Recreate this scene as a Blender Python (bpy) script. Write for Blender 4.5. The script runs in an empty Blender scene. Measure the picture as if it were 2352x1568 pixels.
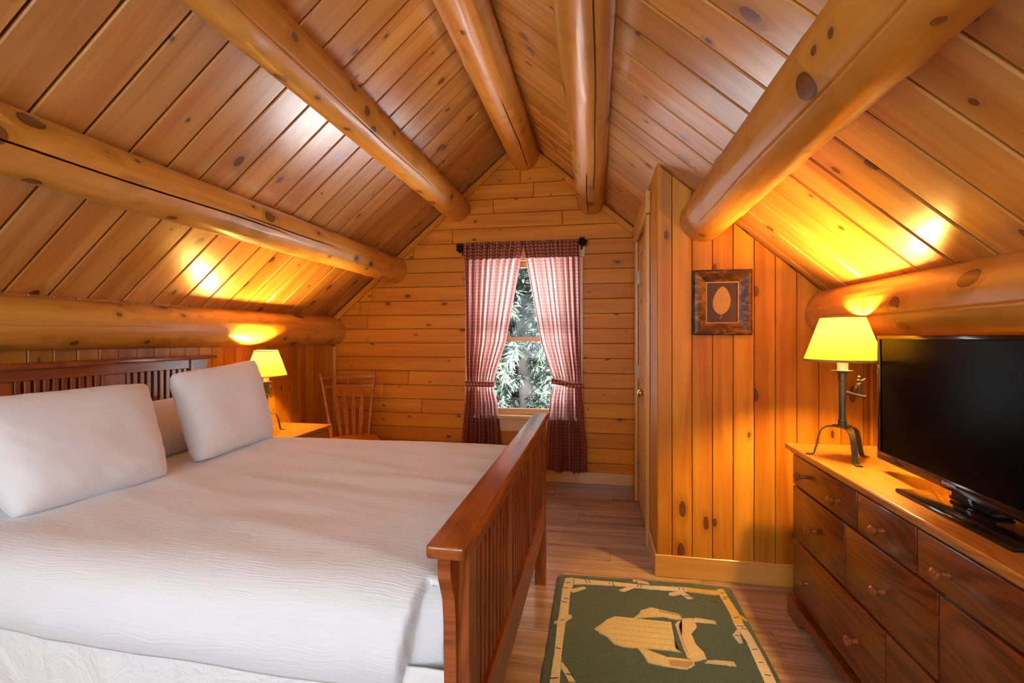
import bpy, bmesh, math, random
from mathutils import Vector, Matrix, noise as mnoise

random.seed(7)
SC = bpy.context.scene
COL = SC.collection

# ------------------------------------------------------------------ camera
F_PX, CX, HORIZON = 1090.0, 1176.0, 772.0
YAW = math.atan((1370.0 - CX) / F_PX)
cam_d = bpy.data.cameras.new('camera')
cam_d.sensor_width = 36.0
cam_d.lens = F_PX / 2352.0 * 36.0
cam_d.shift_y = -(784.0 - HORIZON) / 2352.0
cam_d.clip_start = 0.02
cam = bpy.data.objects.new('camera', cam_d)
COL.objects.link(cam)
cam.location = (0, 0, 1.3)
cam.rotation_euler = (math.pi / 2, 0, YAW)
SC.camera = cam

# ------------------------------------------------------------------ world, sun, added rear fill light, exposure
world = bpy.data.worlds.new('daylight')
SC.world = world
world.use_nodes = True
bg = world.node_tree.nodes['Background']
bg.inputs['Color'].default_value = (0.80, 0.90, 1.0, 1)
bg.inputs['Strength'].default_value = 7.0

sun_d = bpy.data.lights.new('sun', 'SUN')
sun_d.energy = 340.0
sun_d.angle = math.radians(1.0)
sun_d.color = (1.0, 0.97, 0.93)
sun = bpy.data.objects.new('sun', sun_d)
COL.objects.link(sun)
sun.rotation_euler = Vector((-0.80, 0.03, -1.0)).to_track_quat('-Z', 'Y').to_euler()

# added unseen fill light for the bed, set outside the assumed rear windows
rear_fill_d = bpy.data.lights.new('rear_daylight', 'AREA')
rear_fill_d.shape = 'RECTANGLE'
rear_fill_d.size, rear_fill_d.size_y = 2.3, 1.5
rear_fill_d.energy = 20.0
rear_fill_d.color = (0.94, 0.965, 1.0)
rear_fill = bpy.data.objects.new('rear_daylight', rear_fill_d)
COL.objects.link(rear_fill)
rear_fill.location = (-0.75, -1.45, 1.55)
rear_fill.rotation_euler = (math.pi / 2, 0, 0)

SC.view_settings.view_transform = 'Standard'
SC.view_settings.look = 'None'
SC.view_settings.gamma = 1.0
SC.view_settings.use_curve_mapping = False
SC.view_settings.exposure = 0.15
LAMP_POWER = 100.0

# ------------------------------------------------------------------ dimensions (metres)
XL, XR = -2.52, 1.36          # knee walls
YB, YC, YREAR = 4.245, 2.682, -1.25
XC = 0.325                    # closet side wall
RX, RZ, M = -0.664, 3.10, 0.865
SN = math.sqrt(1 + M * M)
def roof(x):
    return RZ - M * abs(x - RX)

# ------------------------------------------------------------------ helpers
def wm(o):
    m = o.matrix_basis.copy()
    return (wm(o.parent) @ m) if o.parent else m

def mk(name, me, mat=None, parent=None, M_=None):
    o = bpy.data.objects.new(name, me)
    COL.objects.link(o)
    if mat is not None and len(me.materials) == 0:
        me.materials.append(mat)
    M_ = M_ or Matrix.Identity(4)
    if parent is not None:
        o.parent = parent
        o.matrix_basis = wm(parent).inverted() @ M_
    else:
        o.matrix_basis = M_
    return o

def tag(o, label, cat, group=None):
    o['label'] = label
    o['category'] = cat
    if group:
        o['group'] = group
    return o

def thing(name, label, cat, loc=(0, 0, 0), rz=0.0, group=None):
    o = bpy.data.objects.new(name, None)
    o.empty_display_size = 0.05
    COL.objects.link(o)
    o.matrix_basis = Matrix.Translation(loc) @ Matrix.Rotation(rz, 4, 'Z')
    return tag(o, label, cat, group)

def struct(o):
    o['kind'] = 'structure'
    return o

def copy_tree(o, parent=None, M_=None):
    c = o.copy()
    COL.objects.link(c)
    if parent is not None:
        c.parent = parent
    if M_ is not None:
        c.matrix_basis = M_
    for ch in list(o.children):
        copy_tree(ch, c)
    return c

def mesh_from_bm(bm, smooth=False, angle=None):
    bmesh.ops.recalc_face_normals(bm, faces=bm.faces)
    me = bpy.data.meshes.new('mesh')
    bm.to_mesh(me)
    bm.free()
    if smooth:
        for p in me.polygons:
            p.use_smooth = True
        if angle is not None:
            me.set_sharp_from_angle(angle=math.radians(angle))
    return me

AX = {'x': Matrix(((1, 0, 0), (0, 1, 0), (0, 0, 1))),
      'y': Matrix(((0, -1, 0), (1, 0, 0), (0, 0, 1))),
      'z': Matrix(((0, 0, -1), (0, 1, 0), (1, 0, 0)))}

def bm_box(sx, sy, sz, bev=0.0, seg=1, bm=None, off=(0, 0, 0)):
    own = bm is None
    if own:
        bm = bmesh.new()
    r = bmesh.ops.create_cube(bm, size=1.0)
    vs = r['verts']
    for v in vs:
        v.co = Vector((v.co.x * sx, v.co.y * sy, v.co.z * sz)) + Vector(off)
    if bev > 0:
        es = list({e for v in vs for e in v.link_edges})
        bmesh.ops.bevel(bm, geom=es, offset=bev, segments=seg, profile=0.5, affect='EDGES')
    return bm

_box_cache = {}
def box(name, lo, hi, mat, parent=None, grain='x', bev=0.0, seg=1, rot=None):
    """box in world coordinates whose local X axis is the grain direction"""
    A = AX[grain]
    c = (Vector(lo) + Vector(hi)) / 2
    d = Vector(hi) - Vector(lo)
    if grain == 'x':
        L = (d.x, d.y, d.z)
    elif grain == 'y':
        L = (d.y, d.x, d.z)
    else:
        L = (d.z, d.y, d.x)
    key = (round(L[0], 4), round(L[1], 4), round(L[2], 4), bev, seg, mat.name)
    me = _box_cache.get(key)
    if me is None:
        me = mesh_from_bm(bm_box(*L, bev=bev, seg=seg), smooth=(bev > 0 and seg > 1), angle=35)
        me.materials.append(mat)
        _box_cache[key] = me
    Mx = Matrix.Translation(c) @ (rot or Matrix.Identity(4)) @ A.to_4x4()
    return mk(name, me, mat, parent, Mx)

def inset_poly(P, c):
    n = len(P)
    out = []
    for i in range(n):
        a, b, d = Vector(P[i - 1]), Vector(P[i]), Vector(P[(i + 1) % n])
        e1, e2 = (b - a).normalized(), (d - b).normalized()
        n1, n2 = Vector((-e1.y, e1.x)), Vector((-e2.y, e2.x))
        s = n1 + n2
        k = c / max(0.2, 1 + n1.dot(n2))
        out.append(b + s * k)
    return out

def prism_mesh(P, t, c):
    """CCW polygon in local XY, from z=0 to z=t, upper edge chamfered by c"""
    P = [Vector(p) for p in P]
    Q = inset_poly(P, c) if c > 0 else P
    n = len(P)
    V = [(p.x, p.y, 0) for p in P]
    Fs = [tuple(range(n))[::-1]]
    if c > 0:
        V += [(p.x, p.y, t - c) for p in P] + [(p.x, p.y, t) for p in Q]
        for i in range(n):
            j = (i + 1) % n
            Fs.append((i, j, n + j, n + i))
            Fs.append((n + i, n + j, 2 * n + j, 2 * n + i))
        Fs.append(tuple(range(2 * n, 3 * n)))
    else:
        V += [(p.x, p.y, t) for p in P]
        for i in range(n):
            j = (i + 1) % n
            Fs.append((i, j, n + j, n + i))
        Fs.append(tuple(range(n, 2 * n)))
    me = bpy.data.meshes.new('mesh')
    me.from_pydata(V, [], Fs)
    me.update()
    return me

def frame(o, x, y, z):
    m = Matrix.Identity(4)
    for i, a in enumerate((x, y, z)):
        a = Vector(a)
        for r in range(3):
            m[r][i] = a[r]
    for r in range(3):
        m[r][3] = o[r]
    return m

def tube_bm(pts, radii, seg=16, bm=None, cap=True):
    own = bm if bm is not None else bmesh.new()
    bm = own
    pts = [Vector(p) for p in pts]
    if not hasattr(radii, '__len__'):
        radii = [radii] * len(pts)
    rings = []
    up = Vector((0, 0, 1))
    for i, p in enumerate(pts):
        t = (pts[min(i + 1, len(pts) - 1)] - pts[max(i - 1, 0)]).normalized()
        a = t.cross(up)
        if a.length < 1e-3:
            a = t.cross(Vector((0, 1, 0)))
        a.normalize()
        b = t.cross(a)
        rings.append([bm.verts.new(p + (a * math.cos(2 * math.pi * k / seg) + b * math.sin(2 * math.pi * k / seg)) * radii[i]) for k in range(seg)])
    for r0, r1 in zip(rings, rings[1:]):
        for k in range(seg):
            bm.faces.new((r0[k], r0[(k + 1) % seg], r1[(k + 1) % seg], r1[k]))
    if cap:
        bm.faces.new(rings[0][::-1])
        bm.faces.new(rings[-1])
    return bm

def lathe_bm(prof, seg=32, bm=None, close=False):
    """profile [(r,z)...] around Z"""
    bm = bm if bm is not None else bmesh.new()
    rings = []
    for r, z in prof:
        if r < 1e-6:
            rings.append([bm.verts.new((0, 0, z))])
        else:
            rings.append([bm.verts.new((r * math.cos(2 * math.pi * k / seg), r * math.sin(2 * math.pi * k / seg), z)) for k in range(seg)])
    pairs = list(zip(rings, rings[1:]))
    if close:
        pairs.append((rings[-1], rings[0]))
    for a, b in pairs:
        for k in range(seg):
            k2 = (k + 1) % seg
            if len(a) == 1 and len(b) == 1:
                continue
            if len(a) == 1:
                bm.faces.new((a[0], b[k2], b[k]))
            elif len(b) == 1:
                bm.faces.new((a[k], a[k2], b[0]))
            else:
                bm.faces.new((a[k], a[k2], b[k2], b[k]))
    return bm

def sm(bm, angle=40):
    return mesh_from_bm(bm, True, angle)

# ------------------------------------------------------------------ materials
class NT:
    def __init__(self, name):
        self.mat = bpy.data.materials.new(name)
        self.mat.use_nodes = True
        self.t = self.mat.node_tree
        self.t.nodes.clear()
        self.out = self.t.nodes.new('ShaderNodeOutputMaterial')
    def n(self, typ, ins=None, **props):
        nd = self.t.nodes.new(typ)
        for k, v in props.items():
            setattr(nd, k, v)
        for k, v in (ins or {}).items():
            s = nd.inputs[k]
            if hasattr(v, 'is_output'):
                self.t.links.new(v, s)
            else:
                s.default_value = v
        return nd
    def m(self, op, a, b=None, c=None, clamp=False):
        nd = self.t.nodes.new('ShaderNodeMath')
        nd.operation = op
        nd.use_clamp = clamp
        for i, v in enumerate((a, b, c)):
            if v is None:
                continue
            if hasattr(v, 'is_output'):
                self.t.links.new(v, nd.inputs[i])
            else:
                nd.inputs[i].default_value = v
        return nd.outputs[0]
    def vm(self, op, a, b=None):
        nd = self.t.nodes.new('ShaderNodeVectorMath')
        nd.operation = op
        for i, v in enumerate((a, b)):
            if v is None:
                continue
            if hasattr(v, 'is_output'):
                self.t.links.new(v, nd.inputs[i])
            else:
                nd.inputs[i].default_value = v
        return nd.outputs[0]
    def smooth(self, x, a, b, lo=0.0, hi=1.0):
        nd = self.n('ShaderNodeMapRange', {0: x, 1: a, 2: b, 3: lo, 4: hi}, interpolation_type='SMOOTHSTEP')
        return nd.outputs[0]
    def mix(self, f, a, b, mode='MIX'):
        nd = self.t.nodes.new('ShaderNodeMix')
        nd.data_type = 'RGBA'
        nd.blend_type = mode
        nd.clamp_factor = True
        for s, v in ((nd.inputs[0], f), (nd.inputs[6], a), (nd.inputs[7], b)):
            if hasattr(v, 'is_output'):
                self.t.links.new(v, s)
            else:
                s.default_value = v if not isinstance(v, tuple) or len(v) == 4 else (*v, 1)
        return nd.outputs[2]
    def noise(self, vec, scale, detail=3.0, rough=0.55, dist=0.0):
        return self.n('ShaderNodeTexNoise', {'Vector': vec, 'Scale': scale, 'Detail': detail, 'Roughness': rough, 'Distortion': dist}).outputs[0]
    def bump(self, h, strength=0.3, dist=0.01):
        return self.n('ShaderNodeBump', {'Strength': strength, 'Distance': dist, 'Height': h}).outputs[0]
    def surf(self, s):
        self.t.links.new(s, self.out.inputs['Surface'])
        return self.mat
    def pbr(self, color, rough=0.5, normal=None, **kw):
        ins = {'Base Color': color if hasattr(color, 'is_output') or len(color) == 4 else (*color, 1), 'Roughness': rough}
        if normal is not None:
            ins['Normal'] = normal
        ins.update(kw)
        return self.n('ShaderNodeBsdfPrincipled', ins).outputs[0]

def pine(name, light, dark, knot=(0.055, 0.014, 0.004), density=0.5, rough=0.33, kscale=(4.2, 6.0, 3.0), var=0.25, coat=0.15, ksize=1.0, bumpy=0.15, dims='2D', spec=0.5):
    g = NT(name)
    tc = g.n('ShaderNodeTexCoord').outputs['Object']
    rnd = g.n('ShaderNodeObjectInfo').outputs['Random']
    off = g.n('ShaderNodeCombineXYZ', {0: g.m('MULTIPLY', rnd, 61.7), 1: g.m('MULTIPLY', rnd, 23.1), 2: g.m('MULTIPLY', rnd, 87.3)}).outputs[0]
    p = g.vm('ADD', tc, off)
    # knots
    warp = g.noise(p, 7.0, 2.0)
    kv = g.vm('MULTIPLY', p, kscale)
    kv = g.vm('ADD', kv, g.vm('MULTIPLY', g.n('ShaderNodeCombineXYZ', {0: warp, 1: warp, 2: warp}).outputs[0], (0.22, 0.10, 0.1)))
    vo = g.n('ShaderNodeTexVoronoi', {'Vector': kv, 'Scale': 1.0, 'Randomness': 1.0}, voronoi_dimensions=dims, feature='F1')
    d = vo.outputs['Distance']
    sep = g.n('ShaderNodeSeparateColor', {0: vo.outputs['Color']})
    gate = g.m('LESS_THAN', sep.outputs[0], density)
    size = g.m('MULTIPLY_ADD', g.m('POWER', sep.outputs[1], 2.2), 0.13 * ksize, 0.045 * ksize)
    dn = g.m('DIVIDE', d, size)
    core = g.m('MULTIPLY', g.smooth(dn, 1.0, 0.72), gate)
    ring = g.m('MULTIPLY', g.smooth(g.m('ABSOLUTE', g.m('SUBTRACT', dn, 0.92)), 0.16, 0.03), gate)
    halo = g.m('MULTIPLY', g.smooth(dn, 3.2, 0.9), gate)
    # grain: bends around the knots
    sx = g.n('ShaderNodeSeparateXYZ', {0: p})
    yy = g.m('ADD', sx.outputs[1], g.m('MULTIPLY', halo, 0.022))
    q = g.n('ShaderNodeCombineXYZ', {0: sx.outputs[0], 1: yy, 2: sx.outputs[2]}).outputs[0]
    g1 = g.noise(g.vm('MULTIPLY', q, (0.55, 9.0, 9.0)), 1.0, 4.0, 0.6, 0.6)
    g2 = g.noise(g.vm('MULTIPLY', q, (1.6, 70.0, 70.0)), 1.0, 3.0, 0.6, 0.2)
    bands = g.m('SINE', g.m('MULTIPLY', g.noise(g.vm('MULTIPLY', q, (0.35, 5.0, 5.0)), 1.0, 2.0, 0.5, 0.3), 60.0))
    f = g.m('ADD', g.m('MULTIPLY', g.smooth(g1, 0.34, 0.68), 0.78), g.m('MULTIPLY', g2, 0.30))
    f = g.m('ADD', f, g.m('MULTIPLY', bands, 0.07))
    c = g.mix(f, light, dark)
    v = g.m('MULTIPLY_ADD', rnd, var, 1.0 - var * 0.62)
    hue = g.m('FRACT', g.m('MULTIPLY', rnd, 17.31))
    c = g.mix(g.m('MULTIPLY', hue, 0.30), c, tuple(min(1, a * b) for a, b in zip(dark, (0.95, 0.80, 0.70))))
    c = g.mix(1.0, c, g.n('ShaderNodeCombineColor', {0: v, 1: v, 2: v}).outputs[0], 'MULTIPLY')
    c = g.mix(g.m('MULTIPLY', halo, 0.42), c, tuple(x * 0.55 for x in dark))
    c = g.mix(g.m('MULTIPLY', core, 0.85), c, tuple(x * 1.7 for x in knot))
    c = g.mix(g.m('MULTIPLY', ring, 0.85), c, knot)
    h = g.m('ADD', g.m('MULTIPLY', g2, 0.5), g.m('MULTIPLY', core, 0.6))
    nrm = g.bump(h, bumpy, 0.002)
    return g.surf(g.pbr(c, g.m('MULTIPLY_ADD', g2, 0.12, rough - 0.06), nrm, **{'Coat Weight': coat, 'Coat Roughness': 0.22, 'Specular IOR Level': spec}))

def hardwood(name, light, dark, rough=0.3, coat=0.2, scale=1.0):
    g = NT(name)
    tc = g.n('ShaderNodeTexCoord').outputs['Object']
    rnd = g.n('ShaderNodeObjectInfo').outputs['Random']
    off = g.n('ShaderNodeCombineXYZ', {0: g.m('MULTIPLY', rnd, 31.7), 1: g.m('MULTIPLY', rnd, 13.1), 2: g.m('MULTIPLY', rnd, 47.3)}).outputs[0]
    p = g.vm('ADD', tc, off)
    big = g.noise(g.vm('MULTIPLY', p, (0.9 * scale, 5.0 * scale, 5.0 * scale)), 1.0, 2.0, 0.5, 0.5)
    rings = g.m('SINE', g.m('MULTIPLY', big, 85.0))
    fine = g.noise(g.vm('MULTIPLY', p, (7.0, 240.0, 240.0)), 1.0, 3.0, 0.65)
    f = g.m('ADD', g.m('MULTIPLY', g.smooth(rings, -0.5, 1.0), 0.45), g.m('MULTIPLY', g.smooth(fine, 0.35, 0.65), 0.45))
    c = g.mix(f, light, dark)
    v = g.m('MULTIPLY_ADD', rnd, 0.24, 0.86)
    c = g.mix(1.0, c, g.n('ShaderNodeCombineColor', {0: v, 1: v, 2: v}).outputs[0], 'MULTIPLY')
    return g.surf(g.pbr(c, rough, g.bump(fine, 0.12, 0.001), **{'Coat Weight': coat, 'Coat Roughness': 0.15}))

def plain(name, color, rough=0.5, metal=0.0, bump=None, **kw):
    g = NT(name)
    tc = g.n('ShaderNodeTexCoord').outputs['Object']
    nz = g.noise(tc, (bump or (60, 0))[0], 3.0)
    c = g.mix(g.m('MULTIPLY', nz, 0.35), color, tuple(x * 0.7 for x in color))
    nrm = g.bump(nz, bump[1], 0.002) if bump else None
    return g.surf(g.pbr(c, rough, nrm, Metallic=metal, **kw))

MAT = {}
MAT['ceiling'] = pine('pine_ceiling', (0.74, 0.385, 0.095), (0.47, 0.175, 0.024), density=0.42, rough=0.32, coat=0.75, kscale=(3.9, 6.6, 3.2), var=0.36, ksize=0.85)
MAT['ceiling_backing'] = plain('ceiling_groove', (0.16, 0.042, 0.005), 0.8)
MAT['wall'] = pine('pine_wall', (0.80, 0.30, 0.012), (0.58, 0.165, 0.004), density=0.36, rough=0.48, kscale=(4.0, 7.5, 3.0), var=0.16, ksize=0.65, coat=0.0, spec=0.3)
MAT['closet'] = pine('pine_closet', (0.74, 0.315, 0.024), (0.42, 0.125, 0.005), density=0.32, rough=0.36, kscale=(3.6, 8.0, 3.0), ksize=0.9, var=0.3, coat=0.05, spec=0.35)
MAT['trim'] = pine('pine_trim', (0.80, 0.43, 0.10), (0.60, 0.26, 0.035), density=0.12, rough=0.33, var=0.1, coat=0.5)
MAT['sash'] = pine('pine_sash', (0.80, 0.50, 0.22), (0.62, 0.33, 0.11), density=0.0, rough=0.35, var=0.08)
MAT['groove'] = plain('wall_groove', (0.12, 0.035, 0.006), 0.8)
MAT['log'] = pine('log_pine', (0.76, 0.40, 0.075), (0.57, 0.225, 0.022), density=1.0, rough=0.42, kscale=(6.5, 8.5, 8.5), var=0.08, coat=0.25, ksize=1.7, bumpy=0.5, dims='3D')
MAT['bed'] = hardwood('cherry_stained_oak', (0.37, 0.088, 0.011), (0.17, 0.030, 0.004), 0.28, 0.35)
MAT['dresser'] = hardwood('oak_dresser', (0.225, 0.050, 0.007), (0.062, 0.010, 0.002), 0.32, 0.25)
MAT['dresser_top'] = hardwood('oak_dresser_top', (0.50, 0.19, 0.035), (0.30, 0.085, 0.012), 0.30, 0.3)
MAT['nightstand'] = hardwood('nightstand_wood', (0.52, 0.19, 0.03), (0.36, 0.10, 0.012), 0.30, 0.2)
MAT['chair'] = hardwood('chair_wood', (0.46, 0.15, 0.016), (0.30, 0.075, 0.007), 0.32, 0.25)
MAT['knob'] = plain('turned_knob_wood', (0.30, 0.075, 0.014), 0.22, **{'Coat Weight': 0.5, 'Coat Roughness': 0.1})
MAT['iron'] = plain('olive_iron', (0.085, 0.075, 0.04), 0.42, 0.55, (120, 0.1))
MAT['black_iron'] = plain('black_iron', (0.012, 0.012, 0.013), 0.45, 0.6, (120, 0.1))
MAT['brass'] = plain('brass', (0.85, 0.58, 0.22), 0.18, 1.0)
MAT['steel'] = plain('dull_steel', (0.42, 0.41, 0.36), 0.38, 1.0)
MAT['gloss_black'] = plain('gloss_black_plastic', (0.008, 0.007, 0.008), 0.09, 0.0)
MAT['bezel'] = plain('dark_red_black_bezel', (0.016, 0.008, 0.007), 0.12, 0.0)
MAT['screen'] = plain('dark_screen', (0.0012, 0.0013, 0.0015), 0.25, 0.0, **{'Specular IOR Level': 0.25, 'IOR': 1.12})
MAT['silver_print'] = plain('silver_lettering', (0.65, 0.65, 0.66), 0.3, 0.3)
MAT['candle'] = plain('cream_candle_sleeve', (0.88, 0.80, 0.56), 0.45)

def floor_mat():
    g = NT('laminate_floor')
    tc = g.n('ShaderNodeTexCoord').outputs['Object']
    rnd = g.n('ShaderNodeObjectInfo').outputs['Random']
    off = g.n('ShaderNodeCombineXYZ', {0: g.m('MULTIPLY', rnd, 71.7), 1: g.m('MULTIPLY', rnd, 33.1), 2: 0.0}).outputs[0]
    p = g.vm('ADD', tc, off)
    a = g.noise(g.vm('MULTIPLY', p, (0.9, 13.0, 1.0)), 1.0, 4.0, 0.6, 0.5)
    b = g.noise(g.vm('MULTIPLY', p, (2.2, 60.0, 1.0)), 1.0, 3.0, 0.6)
    c = g.mix(g.smooth(a, 0.32, 0.68), (0.47, 0.315, 0.215), (0.26, 0.155, 0.10))
    c = g.mix(g.m('MULTIPLY', g.smooth(b, 0.4, 0.7), 0.45), c, (0.20, 0.115, 0.075))
    v = g.m('MULTIPLY_ADD', rnd, 0.30, 0.82)
    c = g.mix(1.0, c, g.n('ShaderNodeCombineColor', {0: v, 1: v, 2: v}).outputs[0], 'MULTIPLY')
    return g.surf(g.pbr(c, g.m('MULTIPLY_ADD', b, 0.10, 0.17), g.bump(b, 0.05, 0.001)))
MAT['floor'] = floor_mat()

def linen_mat(name, crinkle=1.0):
    g = NT(name)
    tc = g.n('ShaderNodeTexCoord').outputs['Object']
    w = g.noise(g.vm('MULTIPLY', tc, (3.0, 3.0, 3.0)), 1.0, 3.0)
    s = g.n('ShaderNodeSeparateXYZ', {0: tc})
    yv = g.m('ADD', g.m('ADD', s.outputs[1], s.outputs[2]), g.m('MULTIPLY', w, 0.10))
    q = g.n('ShaderNodeCombineXYZ', {0: g.m('MULTIPLY', s.outputs[0], 9.0), 1: g.m('MULTIPLY', yv, 190.0), 2: 0.0}).outputs[0]
    f = g.noise(q, 1.0, 2.0, 0.5)
    weave = g.noise(tc, 700.0, 1.0)
    h = g.m('ADD', f, g.m('MULTIPLY', weave, 0.15))
    c = g.mix(f, (0.79, 0.80, 0.825), (0.85, 0.86, 0.88))
    return g.surf(g.pbr(c, 0.85, g.bump(h, 0.42 * crinkle, 0.004), **{'Sheen Weight': 0.15}))
MAT['blanket'] = linen_mat('white_crinkle_blanket', 1.0)
MAT['linen'] = linen_mat('white_pillow_linen', 0.35)

def sheet_mat():
    g = NT('white_cotton_sheet')
    tc = g.n('ShaderNodeTexCoord').outputs['Object']
    f = g.noise(tc, 9.0, 4.0, 0.55, 1.2)
    return g.surf(g.pbr((0.86, 0.855, 0.86, 1), 0.8, g.bump(f, 0.5, 0.03)))
MAT['sheet'] = sheet_mat()

def curtain_mat(name, trans):
    g = NT(name)
    uv = g.n('ShaderNodeTexCoord').outputs['UV']
    s = g.n('ShaderNodeSeparateXYZ', {0: uv})
    def stripe(v):
        ph = g.m('FRACT', g.m('MULTIPLY', v, 1 / 0.030))
        return g.smooth(g.m('ABSOLUTE', g.m('SUBTRACT', ph, 0.5)), 0.20, 0.28)
    a, b = stripe(s.outputs[0]), stripe(s.outputs[1])
    n = g.m('MULTIPLY', g.m('ADD', a, b), 0.5)
    rp = g.n('ShaderNodeValToRGB', {0: n})
    e = rp.color_ramp.elements
    e[0].position, e[0].color = 0.0, (0.17, 0.026, 0.026, 1)
    e[1].position, e[1].color = 1.0, (0.56, 0.27, 0.13, 1)
    m = rp.color_ramp.elements.new(0.5)
    m.color = (0.33, 0.070, 0.045, 1)
    c = rp.outputs[0]
    weave = g.noise(g.vm('MULTIPLY', uv, (900, 900, 1)), 1.0, 1.0)
    nr = g.bump(weave, 0.2, 0.001)
    dif = g.n('ShaderNodeBsdfDiffuse', {'Color': c, 'Roughness': 0.8, 'Normal': nr}).outputs[0]
    tr = g.n('ShaderNodeBsdfTranslucent', {'Color': g.mix(0.50, c, (0.95, 0.62, 0.62))}).outputs[0]
    return g.surf(g.n('ShaderNodeMixShader', {0: trans, 1: dif, 2: tr}).outputs[0])
MAT['curtain'] = curtain_mat('plaid_curtain_cotton', 0.62)
MAT['curtain_hem'] = curtain_mat('plaid_curtain_double', 0.04)

def shade_mat():
    g = NT('parchment_lamp_shade')
    tc = g.n('ShaderNodeTexCoord').outputs['Object']
    f = g.noise(tc, 45.0, 5.0, 0.7)
    c = g.mix(f, (0.96, 0.62, 0.055), (0.84, 0.46, 0.025))
    dif = g.n('ShaderNodeBsdfDiffuse', {'Color': c}).outputs[0]
    tr = g.n('ShaderNodeBsdfTranslucent', {'Color': c}).outputs[0]
    return g.surf(g.n('ShaderNodeMixShader', {0: 0.14, 1: dif, 2: tr}).outputs[0])
MAT['shade'] = shade_mat()
MAT['shade_trim'] = plain('shade_edge_tape', (0.42, 0.25, 0.05), 0.7)

def glow(name, color, strength):
    g = NT(name)
    return g.surf(g.n('ShaderNodeEmission', {'Color': (*color, 1), 'Strength': strength}).outputs[0])
BULB_R = 0.030
LAMP_COLOR = (1.0, 0.58, 0.13)
MAT['bulb'] = glow('warm_bulb', LAMP_COLOR, LAMP_POWER / (4 * math.pi ** 2 * BULB_R ** 2))

def glass_mat():
    g = NT('window_glass')
    fr = g.n('ShaderNodeFresnel', {'IOR': 1.16}).outputs[0]
    t = g.n('ShaderNodeBsdfTransparent', {'Color': (0.97, 0.985, 0.98, 1)}).outputs[0]
    gl = g.n('ShaderNodeBsdfGlossy', {'Color': (1, 1, 1, 1), 'Roughness': 0.02}).outputs[0]
    return g.surf(g.n('ShaderNodeMixShader', {0: fr, 1: t, 2: gl}).outputs[0])
MAT['glass'] = glass_mat()

def pile_mat(name, color, scale=260.0):
    g = NT(name)
    tc = g.n('ShaderNodeTexCoord').outputs['Object']
    f = g.noise(tc, scale, 2.0, 0.6)
    b = g.noise(tc, 14.0, 3.0)
    c = g.mix(f, tuple(x * 0.55 for x in color), tuple(min(1, x * 1.35) for x in color))
    c = g.mix(g.m('MULTIPLY', b, 0.4), c, tuple(x * 0.7 for x in color))
    return g.surf(g.pbr(c, 0.95, g.bump(f, 0.9, 0.006), **{'Sheen Weight': 0.3}))
MAT['rug_green'] = pile_mat('green_wool_pile', (0.026, 0.066, 0.036))
MAT['rug_cream'] = pile_mat('cream_wool_pile', (0.68, 0.55, 0.28), 200)
MAT['rug_white'] = pile_mat('birch_wool_pile', (0.66, 0.56, 0.40), 200)
MAT['rug_gold'] = pile_mat('gold_wool_pile', (0.66, 0.42, 0.09), 200)
MAT['rug_tan'] = pile_mat('tan_wool_pile', (0.42, 0.27, 0.10), 200)
MAT['rug_black'] = pile_mat('black_wool_pile', (0.012, 0.013, 0.013), 200)
MAT['rug_red'] = pile_mat('red_wool_pile', (0.22, 0.02, 0.012), 200)

def bronze_mat():
    g = NT('worn_bronze_frame')
    tc = g.n('ShaderNodeTexCoord').outputs['Object']
    f = g.noise(g.vm('MULTIPLY', tc, (14, 26, 26)), 1.0, 5.0, 0.7, 0.6)
    c = g.mix(g.smooth(f, 0.45, 0.62), (0.035, 0.012, 0.004), (0.21, 0.075, 0.012))
    return g.surf(g.pbr(c, 0.42, g.bump(f, 0.15, 0.002), Metallic=0.1))
MAT['bronze'] = bronze_mat()
MAT['gold_fillet'] = plain('gold_fillet', (0.55, 0.27, 0.05), 0.35, 0.6)
MAT['print_ground'] = plain('dark_brown_print', (0.055, 0.017, 0.004), 0.35)
MAT['leaf_print'] = plain('tan_leaf_print', (0.50, 0.27, 0.045), 0.6)
MAT['leaf_vein'] = plain('pale_leaf_vein', (0.72, 0.46, 0.14), 0.6)

def foliage_mat(name, c0, c1):
    g = NT(name)
    tc = g.n('ShaderNodeTexCoord').outputs['Object']
    f = g.noise(tc, 3.5, 3.0)
    c = g.mix(g.smooth(f, 0.35, 0.65), c0, c1)
    dif = g.pbr(c, 0.45)
    tr = g.n('ShaderNodeBsdfTranslucent', {'Color': c}).outputs[0]
    return g.surf(g.n('ShaderNodeMixShader', {0: 0.3, 1: dif, 2: tr}).outputs[0])
MAT['needles'] = foliage_mat('evergreen_needles', (0.005, 0.012, 0.009), (0.017, 0.030, 0.008))
MAT['frost'] = foliage_mat('pale_glinting_needles', (0.05, 0.066, 0.078), (0.10, 0.12, 0.115))  # sun glints on the needles, painted in as a paler blue-white colour
MAT['bark'] = plain('grey_bark', (0.016, 0.013, 0.011), 0.9, 0, (30, 0.8))
MAT['roofing'] = plain('pale_porch_roof', (0.82, 0.84, 0.87), 0.55)
MAT['outside_wall'] = plain('outside_cladding', (0.30, 0.17, 0.07), 0.8)

# ------------------------------------------------------------------ room shell
T_BACK = 0.03
# ceiling backing slabs with separate planks on the room side
def slab(name, a, b, c, d, n, t, mat):
    bm = bmesh.new()
    P = [Vector(v) for v in (a, b, c, d)]
    n = Vector(n).normalized() * t
    vs = [bm.verts.new(p) for p in P] + [bm.verts.new(p + n) for p in P]
    for f in ((0, 1, 2, 3), (7, 6, 5, 4), (0, 4, 5, 1), (1, 5, 6, 2), (2, 6, 7, 3), (3, 7, 4, 0)):
        bm.faces.new([vs[i] for i in f])
    return struct(mk(name, mesh_from_bm(bm), mat))

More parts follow.
